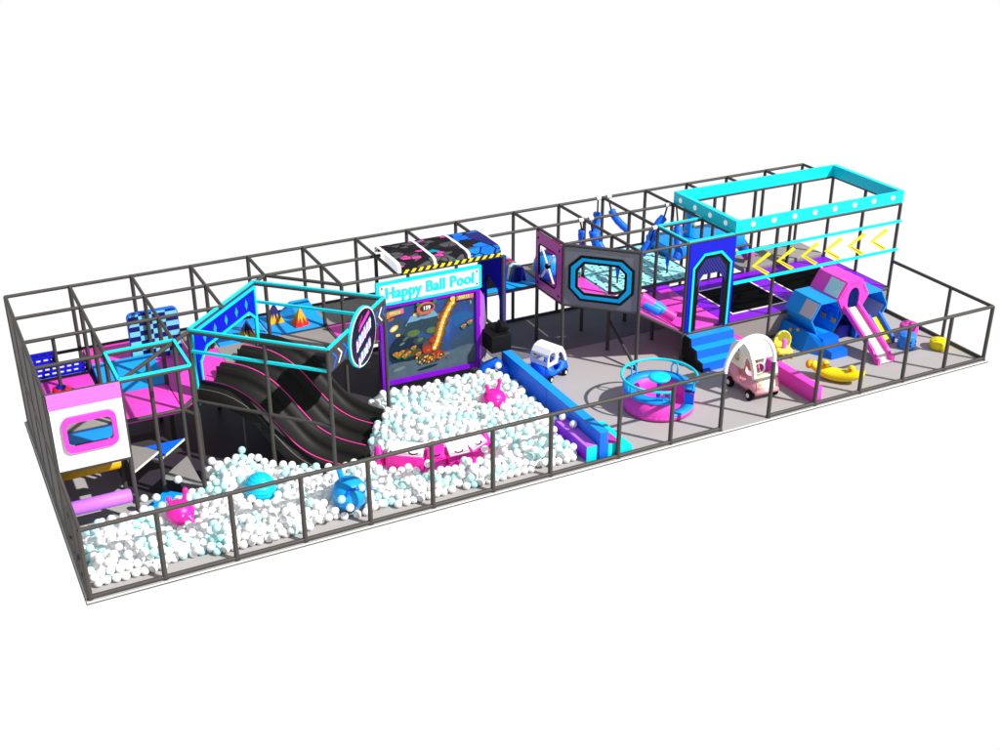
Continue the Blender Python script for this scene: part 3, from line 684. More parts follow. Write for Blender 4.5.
x, z = W2(.93, .86); mb.text(')', .09, hub_m, M @ Matrix.Translation((x, z, LAY[0])), .001)
o = MB(); mb.build('game_figures', scn)
hb = thing('ball_pool_sign', 'white board with cyan border reading Happy Ball Pool above the game screen', 'sign', (7.9, Y[2], 2.15))
M = frm((0, Y[2] - .03, 0), (1, 0))
mb = MB(); mb.plate(rrect(6.7, 2.14, 9.06, 2.645, .02, 2), [], .06, cyan, M); mb.build('border', hb)
mb = MB(); mb.plate([(6.77, 2.205), (8.99, 2.205), (8.99, 2.58), (6.77, 2.58)], [], .012, white, M, z=.036); mb.build('face', hb)
textc = mat('letter_cyan', (15, 222, 240), .4)
mb = MB()
for q_, dx in enumerate((-.009, .0, .009)): mb.text('Happy Ball Pool', .345, textc, M @ Matrix.Translation((7.885 + dx, 2.29, .046 + .0006 * q_)), .006, 'CENTER', 0, .006, .865, 1.04)
mb.build('lettering', hb)
mb = MB()
for x in (6.82, 8.94):
    for z in (2.255, 2.53): mb.plate(circ(x, z, .018, 12), [], .008, black, M, z=.046)
mb.build('screws', hb)
# tunnel roof
glow_white = mat('glowing_white', (255, 255, 255), .5, emit=.45)  # added glow keeps the roof's left end cap white in shade
tn = thing('tunnel_roof', 'black arched tunnel roof with pink and blue shard graphics and white ribs above the sign', 'tunnel', (8.4, -1.8, H))
prf = [(-2.42, 2.80), (-2.41, 2.86), (-2.36, 2.94), (-2.24, 3.0), (-1.7, 3.06), (-1.35, 3.06), (-1.2, 3.0), (-1.18, 2.8)]
prf = [(-2.41, 2.77), (-2.405, 2.86), (-2.38, 2.92), (-2.28, 2.96), (-1.7, 2.965), (-1.3, 2.95), (-1.15, 2.93), (-1.13, 2.8)]
X0, X1 = 7.22, 9.53
segs = [X0 + (X1 - X0) * i / 3 for i in range(4)]
for k in range(3):
    mb = MB(); vs = []; n = len(prf)
    for x in (segs[k] + .05, segs[k + 1]):
        for (y, z) in prf: vs.append((x, y, z))
    mb.faces(vs, [(j, j + 1, n + j + 1, n + j) for j in range(n - 1)], shard2 if k == 2 else shard1)
    mb.build('roof_panel', tn)
for k in range(4):
    mb = MB(); x0 = segs[k] - (.0 if k else .02); x1 = x0 + (.06 if k in (1, 2) else .07)
    if k == 3: x0 = segs[3] - .01; x1 = x0 + .05
    vs = [(x, y, z + .012) for x in (x0, x1) for (y, z) in prf]; mb.faces(vs, [(j, j + 1, n + j + 1, n + j) for j in range(n - 1)], white)
    if k in (0, 3):
        xx = x0 if k == 0 else x1
        q_ = prf[:5] + [(-1.7, 2.8)] if k == 0 else prf
        mb.faces([(xx, y, z) for y, z in q_], [tuple(range(len(q_)))], glow_white if k == 0 else navy)
    mb.build('white_rib', tn)
navy_corner = MB(); navy_corner.faces([(segs[3] - .36, -1.33, 2.958), (segs[3] - .02, -1.33, 2.958), (segs[3] - .02, -1.7, 2.972), (segs[3] - .02, -2.26, 2.968), (segs[3] - .18, -2.2, 2.97), (segs[3] - .36, -1.7, 2.972)], [(0, 1, 2, 5), (5, 2, 3, 4)], navy); navy_corner.build('navy_corner', tn)
mb = MB(); mb.box((X0 + .06, -2.43, 2.765), (X1 - .02, -2.405, 2.835), hazard); mb.build('hazard_strip', tn)
# side wall panel of the tunnel (inner face to the left)
M = frm((9.57, Y[2], 0), (0, 1))
WP = 1.18
tun_navy = mat('tunnel_navy', (4, 8, 190), 0.8, 0.05)
outer = [(.03, .95), (.03, 2.72), (WP - .03, 2.72), (WP - .03, .95), (.80, .95), (.80, 1.9), (.70, 2.1), (.2, 1.95), (.10, 1.7), (.10, .95)]
mb = MB(); mb.plate(outer, [], .03, tun_navy, M); o = mb.build('wall_board')
tw = thing('tunnel_side_wall', 'navy side wall with arched doorway right of the game screen', 'panel', (9.57, Y[2], .95)); bpy.data.objects.remove(o)
mb = MB(); mb.plate(outer, [], .03, tun_navy, M); mb.build('board', tw)
mb = MB(); ribbon(mb, [(.10, .95), (.10, 1.7), (.2, 1.95), (.70, 2.1), (.80, 1.9), (.80, .95)], .05, .016, .03, black, M); ribbon(mb, [(1.0, .95), (1.0, 2.72)], .07, .016, .028, black, M); ribbon(mb, [(.12, 2.6), (.3, 2.45), (.35, 2.1)], .03, .016, .026, black, M); mb.build('black_trim', tw)
mb = MB(); mb.box((9.63, Y[2] - .03, .95), (9.65, Y[2] + .02, H), deepblue); mb.build('edge_strip', tw)
# foam wedges on the bridge
def bridge_block(x, y, w, lab, cols):
    t = thing('striped_wedge', lab, 'foam wedge', (x, y, L)); n = len(cols)
    for i, m_ in enumerate(cols):
        mb = MB(); yy = y + w * i / n
        a = [(x - .16, L), (x + .2, L), (x + .12, L + .33), (x - .02, L + .36), (x - .1, L + .3)]
        mb.faces([(u, yy, z) for u, z in a] + [(u, yy + w / n - .003, z) for u, z in a], [(0, 1, 2, 3, 4), (9, 8, 7, 6, 5)] + [(i2, (i2 + 1) % 5, 5 + (i2 + 1) % 5, 5 + i2) for i2 in range(5)], m_)
        mb.build('stripe', t)
teal = mat('teal_vinyl', (20, 120, 150), .5)
bridge_block(10.78, -.82, .8, 'striped foam wedge with navy end and white band on the blue bridge', [navy, teal, white, teal, red, teal, pink, cyan])
bridge_block(10.1, -.9, .5, 'dark foam wedge with a pink band seen through the tunnel doorway', [black, teal, magenta, black])
# projector box on its bracket
pj = thing('projector_box', 'black projector cabinet with a small projector on top beside the game screen', 'projector', (9.37, -2.6, .8))
mb = MB(); mb.rbox((9.08, -2.84, .77), (9.55, -2.12, 1.15), black, .012); mb.build('cabinet', pj)
mb = MB(); Mx = Matrix.Translation((9.42, -2.6, 1.24)) @ Matrix.Rotation(.5, 4, 'Y') @ Matrix.Rotation(.3, 4, 'X'); mb.rbox((-.1, -.12, -.08), (.12, .1, .1), black, .012, Mx); mb.build('projector', pj)
mb = MB(); mb.box((9.55, -2.5, .85), (9.62, -2.36, .95), steel); mb.build('bracket', pj)

# ------------------------------------------------------------------ ball pool wall and steps
pw = thing('foam_wall', 'long blue foam wall separating the ball pool from the open floor', 'foam wall', (9.58, -4.5, 0))
mb = MB(); mb.rbox((9.49, -4.5, 0), (9.68, -2.5, .61), royal, .015); mb.build('wall_block', pw)
mb = MB(); mb.rbox((9.49, -6.6, 0), (9.68, -4.505, .61), royal, .015); mb.build('wall_block', pw)
mb = MB(); mb.box((9.488, -6.6, .612), (9.682, -2.5, .618), blue); mb.build('lit_top', pw)  # thin lighter blue sheet imitating sunlight on the wall top
st = thing('foam_steps', 'purple and cyan foam steps over the right side of the blue foam wall', 'foam steps', (9.95, -6, 0))
mb = MB(); mb.box((9.69, -6.59, 0), (9.95, -5.35, .31), cyan); mb.box((9.692, -6.585, .312), (9.95, -5.35, .318), magenta); mb.build('upper_step', st)
mb = MB(); mb.box((9.955, -6.59, 0), (10.24, -5.5, .16), cyan); mb.build('lower_step', st)
st = thing('foam_steps', 'purple foam step on the ball side of the blue foam wall', 'foam steps', (9.35, -6, 0))
mb = MB(); mb.box((9.24, -6.55, 0), (9.475, -5.3, .33), cyan); mb.box((9.243, -6.54, .332), (9.475, -5.3, .338), lilac); mb.box((9.236, -6.54, .02), (9.24, -5.3, .33), purple); mb.build('step', st)
mb = MB(); mb.tube([(9.0, -2.5, .1), (9.12, -2.5, .3), (9.3, -2.6, .42), (9.45, -2.75, .3), (9.5, -2.8, .05)], [.12, .14, .13, .12, .1], royal, 14)
tag(mb.build('foam_bolster', loc=(9.2, -2.6, 0)), 'curved blue foam bolster at the back corner of the ball pool', 'bolster')

# ------------------------------------------------------------------ grey / magenta panels
ringblue = mat('ring_blue', (0, 178, 245), .5, .15)
gy = thing('octagon_panel', 'grey panel with an octagonal blue framed window on the middle tower', 'panel', (BX[9], Y[2], L))
uG = Vector((BX[10] - BX[9], Y[3] - Y[2])); WG = uG.length; M = frm((BX[9], Y[2], 0), uG)
oc = [(.16, 1.78), (.16, 2.27), (.4, 2.5), (1.28, 2.5), (1.52, 2.3), (1.52, 1.8), (1.28, 1.54), (.4, 1.54)]
inn = [(.33, 1.82), (.33, 2.19), (.48, 2.36), (1.2, 2.36), (1.35, 2.22), (1.35, 1.88), (1.2, 1.69), (.48, 1.69)]
mb = MB(); mb.plate([(.03, 1.37), (WG - .03, 1.37), (WG - .03, 2.7), (.03, 2.7)], [inn], .03, grey_panel_m, M); mb.build('board', gy)
mb = MB(); mb.plate(inset(oc, -.045), [inset(inn, .0)], .02, black, M, z=.024); mb.build('black_outline', gy)
mb = MB(); mb.plate(inset(oc, .015), [inset(inn, -.06)], .02, ringblue, M, z=.036); mb.build('window_frame', gy)
mg = thing('fan_panel', 'magenta panel with a white spoked wheel in its window, turned side on', 'panel', (BX[9], Y[2], L))
M = frm((BX[9] - .03, Y[1], 0), (0, -1))
ho = rrect(.14, 1.62, .88, 2.4, .1)
M2 = M @ Matrix.Identity(4)
hp = [(.2, 1.62), (.86, 1.62), (.92, 1.7), (.92, 2.36), (.86, 2.42), (.2, 2.42), (.14, 2.36), (.14, 1.7)]
mb = MB(); mb.plate([(.03, 1.4), (1.15, 1.4), (1.15, 2.7), (.03, 2.7)], [hp], .03, magenta, M); mb.build('board', mg)
mb = MB(); mb.plate(inset(hp, -.03), [hp], .036, black, M); mb.build('window_frame', mg)
for (u, z) in ((.1, 2.55), (1.05, 2.55), (.1, 1.5), (1.05, 1.5)):
    mb = MB(); mb.plate(circ(u, z, .03, 12), [], .05, black, M); mb.build('bolt', mg)
wh = MB(); cu, cz = .53, 2.02
for a in (.9, 2.25): wh.tube([(cu + .42 * math.cos(a), cz + .42 * math.sin(a), 0), (cu - .42 * math.cos(a), cz - .42 * math.sin(a), 0)], .025, white, 8, M)
wh.sphere((cu, cz, .0), .07, black, 14, 8, M); wh.sphere((cu - .02, cz - .06, .0), .06, white, 14, 8, M); wh.build('spoked_wheel', mg)
t = thing('soft_ball_stack', 'blue and pink round cushions seen behind the spoked wheel window', 'cushion', (11.3, -1.8, L))
mb = MB(); mb.sphere((11.45, -1.02, L + .36), .36, blue); mb.build('cushion', t)
mb = MB(); mb.sphere((11.5, -1.12, L + .82), .18, hot); mb.build('cushion', t)

# ------------------------------------------------------------------ blue arch gate
ag = thing('arch_gate_panel', 'dark blue gate panel with a cyan outlined arch at the top of the blue stairs', 'panel', (BX[11], Y[3], T))
M = frm((0, Y[3] - .04, 0), (1, 0))
a0, a1 = BX[11] + .02, BX[12] + .03
inn = [(a0 + .27, .66), (a0 + .27, 1.84), (a0 + .38, 1.98), (a1 - .4, 1.98), (a1 - .28, 1.84), (a1 - .28, .66)]
mb = MB(); mb.plate([(a0, .66), (a0, 2.72), (a1, 2.72), (a1, .66), (a1 - .02, .66)] + inn[::-1], [], .03, deepblue, M); mb.build('board', ag)
ao = [(a0 + .12, .68), (a0 + .12, 2.16), (a0 + .38, 2.44), (a1 - .38, 2.44), (a1 - .1, 2.16), (a1 - .1, .68)]
mb = MB(); mb.plate(ao + [(a1 - .28, .68)] + inn[::-1][1:-1] + [(a0 + .27, .68)], [], .008, black, M, z=.02); mb.build('black_inlay', ag)
mb = MB(); mb.plate([(a0 + .22, 1.7), (a0 + .22, 2.08), (a0 + .42, 2.34), (a1 - .42, 2.34), (a1 - .22, 2.08), (a1 - .22, 1.7), (a1 - .28, 1.84), (a1 - .4, 1.98), (a0 + .38, 1.98), (a0 + .27, 1.84)], [], .004, diag, M, z=.028); mb.build('diagonal_lines', ag)
mb = MB(); ribbon(mb, ao, .055, .02, .034, cyan, M); mb.build('cyan_outline', ag)
riser_m = mat('stair_riser_shade_blue', (8, 105, 235), .5)  # darker than the treads: shading painted into the risers
sg = thing('foam_stairs', 'three step blue foam stairs with dark sides leading to the arch gate', 'stairs', (14.1, -3.9, 0))
sp = [(Y[3] - .08, 0), (Y[3] - .08, .6), (Y[3] - .28, .6), (Y[3] - .32, .42), (Y[3] - .52, .4), (Y[3] - .56, .22), (Y[3] - .76, .2), (Y[3] - .8, 0)]
mb = MB(); n = len(sp); vs = [(x, y, z) for x in (BX[11] + .05, BX[12]) for y, z in sp]
mb.faces(vs, [(j, j + 1, n + j + 1, n + j) for j in (1, 3, 5)], blue); mb.faces(vs, [(j, j + 1, n + j + 1, n + j) for j in (2, 4, 6)], riser_m); mb.faces(vs, [tuple(range(n, 2 * n))], black); mb.build('treads', sg)
mb = MB(); spx = [(y - .0, z) for y, z in sp]; mb.faces([(BX[11] + .05, y, z) for y, z in sp] + [(BX[11] + .0, y, z) for y, z in sp], [tuple(range(n)), tuple(range(n, 2 * n))] + [(j, (j + 1) % n, n + (j + 1) % n, n + j) for j in range(n)], black); mb.build('side_panel', sg)
deck('dark_board', 'dark kick board between the arch gate and the blue stairs', BX[11] + .04, Y[3] - .06, BX[12] - .04, Y[3] + .0, T - .02, dark_board, .5, 'board')

# ------------------------------------------------------------------ hanging bumpers
def bumper(top, pts, rr, lab):
    t = thing('hanging_bumper', lab, 'hanging bumper', top, 'blue bumpers hanging over the perforated floor')
    mb = MB(); mb.tube([(top[0] - .05, top[1], top[2] + .01), (top[0] + .06, top[1], top[2] + .01)], .05, white, 10); mb.build('clamp', t)
    mb = MB(); mb.tube([(top[0], top[1], top[2] - .04), pts[0]], .02, black, 8); mb.build('strap', t)
    mb = MB(); n = len(pts)
    # smooth through pts
    P = [Vector(p) for p in pts]; Q = []
    for i in range(n - 1):
        p0 = P[max(0, i - 1)]; p1 = P[i]; p2 = P[i + 1]; p3 = P[min(n - 1, i + 2)]
        for k in range(6):
            s = k / 6; Q.append(.5 * ((2 * p1) + (p2 - p0) * s + (2 * p0 - 5 * p1 + 4 * p2 - p3) * s * s + (3 * p1 - p0 - 3 * p2 + p3) * s ** 3))
    Q.append(P[-1]); rs_ = [rr * .82 * (.75 if i in (0, len(Q) - 1) else 1.0) * (1 + .04 * math.sin(i * 1.9)) for i in range(len(Q))]
    mb.tube(Q, rs_, royal, 14); mb.build('pad', t)
    return t
bumper((13.33, 0, H), [(13.3, -.05, 2.42), (13.2, -.15, 2.15), (13.15, -.3, 1.85), (13.2, -.5, 1.62)], .12, 'blue bumper on the back beam, left of the pair at the same post')
bumper((13.62, 0, H), [(13.68, -.05, 2.42), (13.78, -.15, 2.2), (13.95, -.25, 2.0), (14.05, -.3, 1.92)], .11, 'blue bumper curving right from the back beam')
bumper((12.16, -1.18, H), [(12.22, -1.15, 2.5), (12.24, -1.12, 2.3), (12.3, -1.1, 2.05)], .10, 'short blue bumper nearest the magenta panel')
bumper((12.42, -1.18, H), [(12.5, -1.15, 2.42), (12.56, -1.12, 2.25), (12.68, -1.05, 2.0)], .11, 'blue bumper right behind the grey octagon panel top')
bumper((14.5, -1.18, H), [(14.42, -1.2, 2.48), (14.25, -1.2, 2.32), (14.1, -1.2, 2.08), (14.15, -1.2, 1.95)], .12, 'blue bumper left of the cyan box corner')
bumper((14.76, -1.18, H), [(14.62, -1.5, 2.3), (14.5, -1.7, 2.1), (14.4, -1.9, 1.85), (14.3, -1.95, 1.7)], .13, 'large blue bumper hanging near the cyan roof trim')
bumper((13.36, -2.36, H), [(13.27, -2.36, 2.44), (13.15, -2.36, 2.3), (13.05, -2.36, 2.15)], .11, 'front blue bumper next to the middle tower corner')
for (x, y, lab) in ((14.1, -1.9, 'blue topped black anchor strap standing on the perforated floor on the right'), (12.75, -1.9, 'blue topped black anchor strap seen through the octagon window')):
    t = thing('floor_anchor', lab, 'anchor', (x, y, L)); mb = MB(); mb.tube([(x, y, L), (x, y, L + .16)], .02, black, 8); mb.build('strap', t)
    mb = MB(); mb.tube([(x, y, L + .16), (x, y, L + .4)], [.03, .06], royal, 12); mb.build('pad', t)
# striped hanging log behind trampoline
t = thing('hanging_log', 'pink and blue striped punch log behind the first yellow chevrons', 'foam log', (17.3, -.6, 1.2))
a = Vector((17.0, -.5, 1.5)); b = Vector((17.35, -.85, .85))
for i, m_ in enumerate((royal, pink, royal, royal, magenta)):
    mb = MB(); mb.tube([a.lerp(b, i / 5), a.lerp(b, (i + .98) / 5)], .15, m_, 16); mb.build('band', t)

# ------------------------------------------------------------------ trampoline court
tc = thing('trampoline_court', 'purple padded trampoline court with black jump beds under the cyan box', 'trampoline', (17, -2.36, 0))
beds = [(15.12, -3.16, 16.66, -1.72), (17.2, -3.16, 18.86, -1.72)]
x0, x1, y0, y1 = BX[11] + 1.24, XE - .03, Y[3] + .03, Y[1] - .02
M = flat((0, 0, T - .03))
mb = MB(); mb.plate([(x0, y0), (x1, y0), (x1, y1), (x0, y1)], [[(a, b), (c, b), (c, d), (a, d)] for a, b, c, d in beds], .08, purple, M); mb.build('padding', tc)
for a, b, c, d in beds:
    mb = MB(); mb.box((a + .01, b + .01, T - .04), (c - .01, d - .01, T - .006), tramp_bed); o = mb.build('jump_bed', tc)
    mb = MB(); mb.plate([(a - .03, b - .03), (c + .03, b - .03), (c + .03, d + .03), (a - .03, d + .03)], [[(a + .012, b + .012), (c - .012, b + .012), (c - .012, d - .012), (a + .012, d - .012)]], .012, cream, flat((0, 0, T + .018))); mb.build('edge_tape', tc)
mb = MB(); mb.box((BX[12] + .04, Y[3] - .01, .06), (BX[13] - .04, Y[3] + .01, T - .06), grey_deck); mb.build('skirt', tc)
mb = MB(); mb.box((BX[13] + .04, Y[3] - .01, .06), (XE - .04, Y[3] + .01, T - .06), grey_deck); mb.build('skirt', tc)
deck('deck_mat', 'grey runway mat behind the trampoline court along the back posts', 16.95, -1.16, XE - .04, -.05, T + .1, grey_deck, .12)
deck('foam_block', 'purple foam block left of the first jump bed behind the arch gate', BX[11] + .8, -1.9 + .65, BX[12], -.3, T + .1, purple, .2, 'foam block')
# cyan box
cbx = thing('cyan_box_frame', 'big cyan rectangular box frame with round white lamps above the trampoline court', 'box frame', (17, -2.36, 2.78))
bx0, bx1, by0, by1, bz0, bz1 = BX[12] + .02, XE + .04, Y[3] - .02, Y[1] + .02, 2.775, 3.05
th = .1
cyan_d = mat('cyan_side_board', (10, 150, 225), .45)
def board(a, b, nm, side=None):
    mb = MB(); mb.box(a, b, cyan); return mb.build(nm, cbx)
board((bx0, by0, bz0), (bx1, by0 + .06, bz1), 'front_board'); board((bx0, by1 - .06, bz0), (bx1, by1, bz1), 'back_board')
mb = MB(); mb.box((bx0, by0 + .061, bz0), (bx0 + .12, by1 - .061, bz1), cyan); mb.build('side_board', cbx)
mb = MB(); mb.box((bx1 - .12, by0 + .061, bz0), (bx1, by1 - .061, bz1), cyan); mb.build('side_board', cbx)
lamp_m = mat('lamp_disc', (255, 255, 255), .4, emit=.3)
for i in range(8):
    mb = MB(); mb.plate(circ(bx0 + .45 + i * .575, 2.93, .06, 20), [], .014, lamp_m, frm((0, by0 - .007, 0), (1, 0))); mb.build('round_lamp', cbx)
for i in range(4):
    mb = MB(); mb.plate(circ(.28 + i * .58, 2.91, .06, 20), [], .014, lamp_m, frm((bx0 - .007, by1, 0), (0, -1))); mb.build('round_lamp', cbx)
cr = thing('chevron_rails', 'two cyan rails with six yellow chevrons pointing left in front of the trampoline court', 'rail', (17, Y[3], 1.6))
for z in (2.32, 1.61):
    mb = MB(); mb.box((BX[12] + .05, Y[3] - .06, z - .035), (XE + .05, Y[3] - .035, z + .035), cyan); mb.build('cyan_rail', cr)
M = frm((0, Y[3] - .05, 0), (1, 0)); dkline = mat('chevron_dark', (60, 55, 20), .5)
for i in range(6):
    x = 15.65 + i * .688
    mb = MB(); mb.prism([(x - .47, 1.94), (x - .37, 1.94), (x + .05, 2.14), (x - .03, 2.205)], -.01, .012, yellow, M)
    mb.prism([(x - .47, 1.95), (x - .36, 1.95), (x + .06, 1.7), (x - .03, 1.65)], -.01, .0125, yellow, M)
    mb.prism([(x - .37, 1.915), (x - .36, 1.92), (x + .0, 1.705), (x - .01, 1.697)], .0126, .015, dkline, M); mb.build('chevron', cr)

# pink foam wall on the right side
mb = MB(); mb.rbox((14.69, -6.6, 0), (14.9, -3.62, .37), pink, .015); tag(mb.build('foam_wall', loc=(14.8, -5, 0)), 'long low pink foam wall between the stairs and the toddler area', 'foam wall')

# ------------------------------------------------------------------ carousel
cx, cy, RC = 11.74, -5.22, .74
ca_ = thing('carousel', 'pink and blue spinning carousel with cyan hand rail and centre wheel', 'carousel', (cx, cy, 0))
g0, g1 = math.radians(-105), math.radians(-46)      # opening
A0, A1 = g1, g0 + 2 * PI
mb = MB(); mb.lathe([(RC - .04, .0), (RC - .02, .04), (RC - .04, .06)], black, (cx, cy, 0), 40); mb.build('base_ring', ca_)
mb = MB(); mb.lathe([(.0, .12), (RC - .2, .12), (RC, .12), (RC, .03), (0, .03)], pink, (cx, cy, 0), 40); mb.build('platform', ca_)
mb = MB(); mb.lathe([(RC, .1), (RC, .42), (RC - .2, .42), (RC - .2, .12)], pink, (cx, cy, 0), 36, None, A0, A1)
for q in (A0, A1):
    mb.faces([(cx + r * math.cos(q), cy + r * math.sin(q), z) for r, z in ((RC, .1), (RC, .42), (RC - .2, .42), (RC - .2, .1))], [(0, 1, 2, 3)], royal)
mb.build('bench', ca_)
mb = MB(); mb.lathe([(RC + .01, .42), (RC + .01, .48), (RC - .21, .48), (RC - .21, .42)], blue, (cx, cy, 0), 36, None, A0, A1); mb.build('seat_cushion', ca_)
mb = MB(); mb.lathe([(RC + .004, .12), (RC + .004, .17), (RC - .2, .17), (RC - .2, .12)], blue, (cx, cy, 0), 8, None, g0 + .03, g1 - .03); mb.build('step_pad', ca_)
mb = MB(); mb.tube([(cx, cy, .1), (cx, cy, .66)], .045, royal, 14); mb.build('column', ca_)
mb = MB(); mb.lathe([(0, -.03), (.19, -.03), (.225, 0), (.225, .03), (.19, .055), (0, .055)], cyan, (cx, cy, .66), 32); mb.build('centre_wheel', ca_)
mb = MB(); zr = .72
mb.tube([(cx + (RC + .04) * math.cos(A0 + (A1 - A0) * i / 60), cy + (RC + .04) * math.sin(A0 + (A1 - A0) * i / 60), zr) for i in range(61)], .028, cyan, 10); mb.build('hand_rail', ca_)
for q in [A0 + (A1 - A0) * k for k in (.02, .25, .5, .74, .98)]:
    mb = MB(); dq = .1
    pts = [(RC - .04, q - dq, .47), (RC - .03, q - dq, .62), (RC - .0, q - dq * .7, .70), (RC + .0, q + dq * .7, .70), (RC - .03, q + dq, .62), (RC - .04, q + dq, .47)]
    mb.tube([(cx + r * math.cos(a), cy + r * math.sin(a), z) for r, a, z in pts], .02, skyblue, 8); mb.build('rail_bracket', ca_)

# ------------------------------------------------------------------ ride-on cars
def car(loc, rz, body, roofm, hood, lab, s=1.0, W=.27):
    t = thing('ride_on_car', lab, 'toy car', (loc[0], loc[1], 0)); M = flat((loc[0], loc[1], 0), rz) @ Matrix.Scale(s, 4)
    Mx = M @ Matrix(((1, 0, 0, 0), (0, 0, -1, 0), (0, 1, 0, 0), (0, 0, 0, 1)))   # profile (x,z) extruded in y
    def ext(pts, w0, w1, m_, nm, bev=.03):
        tb = bmesh.new(); n = len(pts); a = [tb.verts.new((x, z, w0)) for x, z in pts]; b = [tb.verts.new((x, z, w1)) for x, z in pts]
        tb.faces.new(a[::-1]); tb.faces.new(b)
        for i in range(n): tb.faces.new((a[i], a[(i + 1) % n], b[(i + 1) % n], b[i]))
        bmesh.ops.recalc_face_normals(tb, faces=tb.faces[:])
        bmesh.ops.bevel(tb, geom=tb.edges[:], offset=bev, segments=2, affect='EDGES', clamp_overlap=True)
        mb = MB(); mb.merge(tb, m_, Mx, True); return mb.build(nm, t)
    side = [(-.39, .14), (-.4, .4), (-.36, .45), (-.16, .44), (-.1, .3), (-.02, .22), (.08, .24), (.15, .38), (.2, .41), (.36, .38), (.42, .3), (.42, .16), (.3, .11), (-.3, .11)]
    ext(side, W - .06, W, body, 'side_panel'); ext(side, -W, -W + .06, body, 'side_panel')
    ext([(.16, .13), (.17, .4), (.34, .38), (.41, .3), (.41, .16)], -W + .05, W - .05, hood, 'hood')
    ext([(-.39, .13), (-.39, .44), (-.22, .44), (-.16, .26), (-.02, .2), (.16, .16), (.16, .12)], -W + .05, W - .05, body, 'seat')
    ext([(.36, .13), (.36, .22), (.44, .22), (.44, .13)], -W, W, body, 'bumper', .02)
    # roof: arched shell open at the sides
    arc = [(-.37, .44), (-.37, .62), (-.3, .78), (-.16, .86), (.02, .87), (.16, .8), (.27, .62), (.33, .4)]
    def strip(a, w0, w1, th, nm):
        mb = MB(); n = len(a); inner = []
        cxm, czm = 0, .5
        for (x, z) in a:
            d = Vector((x - cxm, z - czm)).normalized() * th; inner.append((x - d.x, z - d.y))
        pts = a + inner[::-1]; vs = [(x, z, w0) for x, z in pts] + [(x, z, w1) for x, z in pts]; k = len(pts); fs = []
        for i in range(n - 1):
            fs.append((i, i + 1, 2 * n - 2 - i, 2 * n - 1 - i)); fs.append(tuple(k + q for q in (i, i + 1, 2 * n - 2 - i, 2 * n - 1 - i)))
        for i in range(k): fs.append((i, (i + 1) % k, k + (i + 1) % k, k + i))
        mb.faces(vs, fs, roofm, Mx, False); return mb.build(nm, t, bevel=.012)
    so_ = [(-.38, .43), (-.385, .58), (-.34, .73), (-.24, .84), (-.1, .885), (.04, .875), (.17, .80), (.27, .66), (.335, .5), (.35, .38), (.29, .38)]
    so_ += [(.25, .5), (.19, .62), (.12, .68), (.06, .69), (.03, .66), (.01, .5), (.0, .43)]
    wn = rrect(-.32, .50, -.09, .76, .075)
    for w0 in (-W, W - .05):
        mb = MB(); mb.plate(so_, [wn], .05, roofm, Mx, z=w0 + .025); mb.build('roof_side', t, bevel=.012)
    strip([(-.36, .68), (-.34, .73), (-.24, .84), (-.1, .885), (.04, .875), (.17, .80), (.25, .69)], -W + .045, W - .045, .035, 'roof'); strip([(-.38, .43), (-.385, .56)], -W + .045, W - .045, .035, 'rear_window_sill')
    mb = MB(); mb.tube([(.14 + .02 * math.cos(q), .1 * math.cos(q), .46 + .1 * math.sin(q)) for q in [2 * PI * i / 16 for i in range(16)]], .014, roofm, 8, M, closed=True); mb.build('steering_wheel', t)
    for sx in (-.27, .28):
        for sy in (-1, 1):
            mb = MB(); y0, y1 = sy * (W - .03), sy * (W + .045)
            mb.tube([(sx, y0, .09), (sx, y0 + (y1 - y0) * .15, .09), (sx, y0 + (y1 - y0) * .85, .09), (sx, y1, .09)], [.075, .09, .09, .075], black, 18, M); w_ = mb.build('wheel', t)
            mb = MB(); mb.tube([(sx, y1 - sy * .002, .09), (sx, y1 + sy * .008, .09)], .04, hub_m, 14, M)
            h = mb.build('hub', w_)
    return t
car((10.42, -2.93), math.radians(22), royal, white, royal, 'blue ride-on toy car with white roof beside the blue foam wall', .9)
car((13.93, -5.5), math.radians(-92), softpink, cream, cream, 'pink ride-on toy car with cream roof behind the entrance arch', 1.3, .23)

# ------------------------------------------------------------------ seesaw
A_, B_ = Vector((15.52, -5.5, 0)), Vector((16.2, -6.42, 0)); dr = (B_ - A_); Ls = dr.length
sw = thing('rocker', 'yellow animal shaped seesaw rocker near the front fence', 'seesaw', tuple((A_ + B_) / 2))
Mx = frm(tuple(A_), (dr.x, dr.y))
t = bmesh.new(); N = 14; K = 10; rings = []
for i in range(N + 1):
    f = i / N; x = Ls * f; zb = .02 + .2 * (2 * f - 1) ** 2 ; ztop = .26 + .07 * abs(2 * f - 1) ** 1.5; w = .19 * (1 - abs(2 * f - 1) ** 4 * .55); ring = []
    cz_ = (zb + ztop) / 2; hz = max(.04, (ztop - zb) / 2)
    for j in range(K):
        q = 2 * PI * j / K; c, s_ = math.cos(q), math.sin(q); c = abs(c) ** .7 * (1 if c > 0 else -1); s_ = abs(s_) ** .7 * (1 if s_ > 0 else -1)
        ring.append(t.verts.new((x, cz_ + hz * s_, w * c)))
    rings.append(ring)
for i in range(N):
    for j in range(K): t.faces.new((rings[i][j], rings[i][(j + 1) % K], rings[i + 1][(j + 1) % K], rings[i + 1][j]))
t.faces.new(rings[0][::-1]); t.faces.new(rings[-1])
mb = MB(); mb.merge(t, yellow, Mx, True); mb.build('body', sw)
mb = MB(); mb.sphere((-.04, .27, 0), .10, ochre, 16, 10, Mx, (.8, 1, 1.2)); mb.sphere((.06, .27, .0), .10, yellow, 16, 10, Mx, (.8, .9, 1.1)); mb.build('nose', sw)
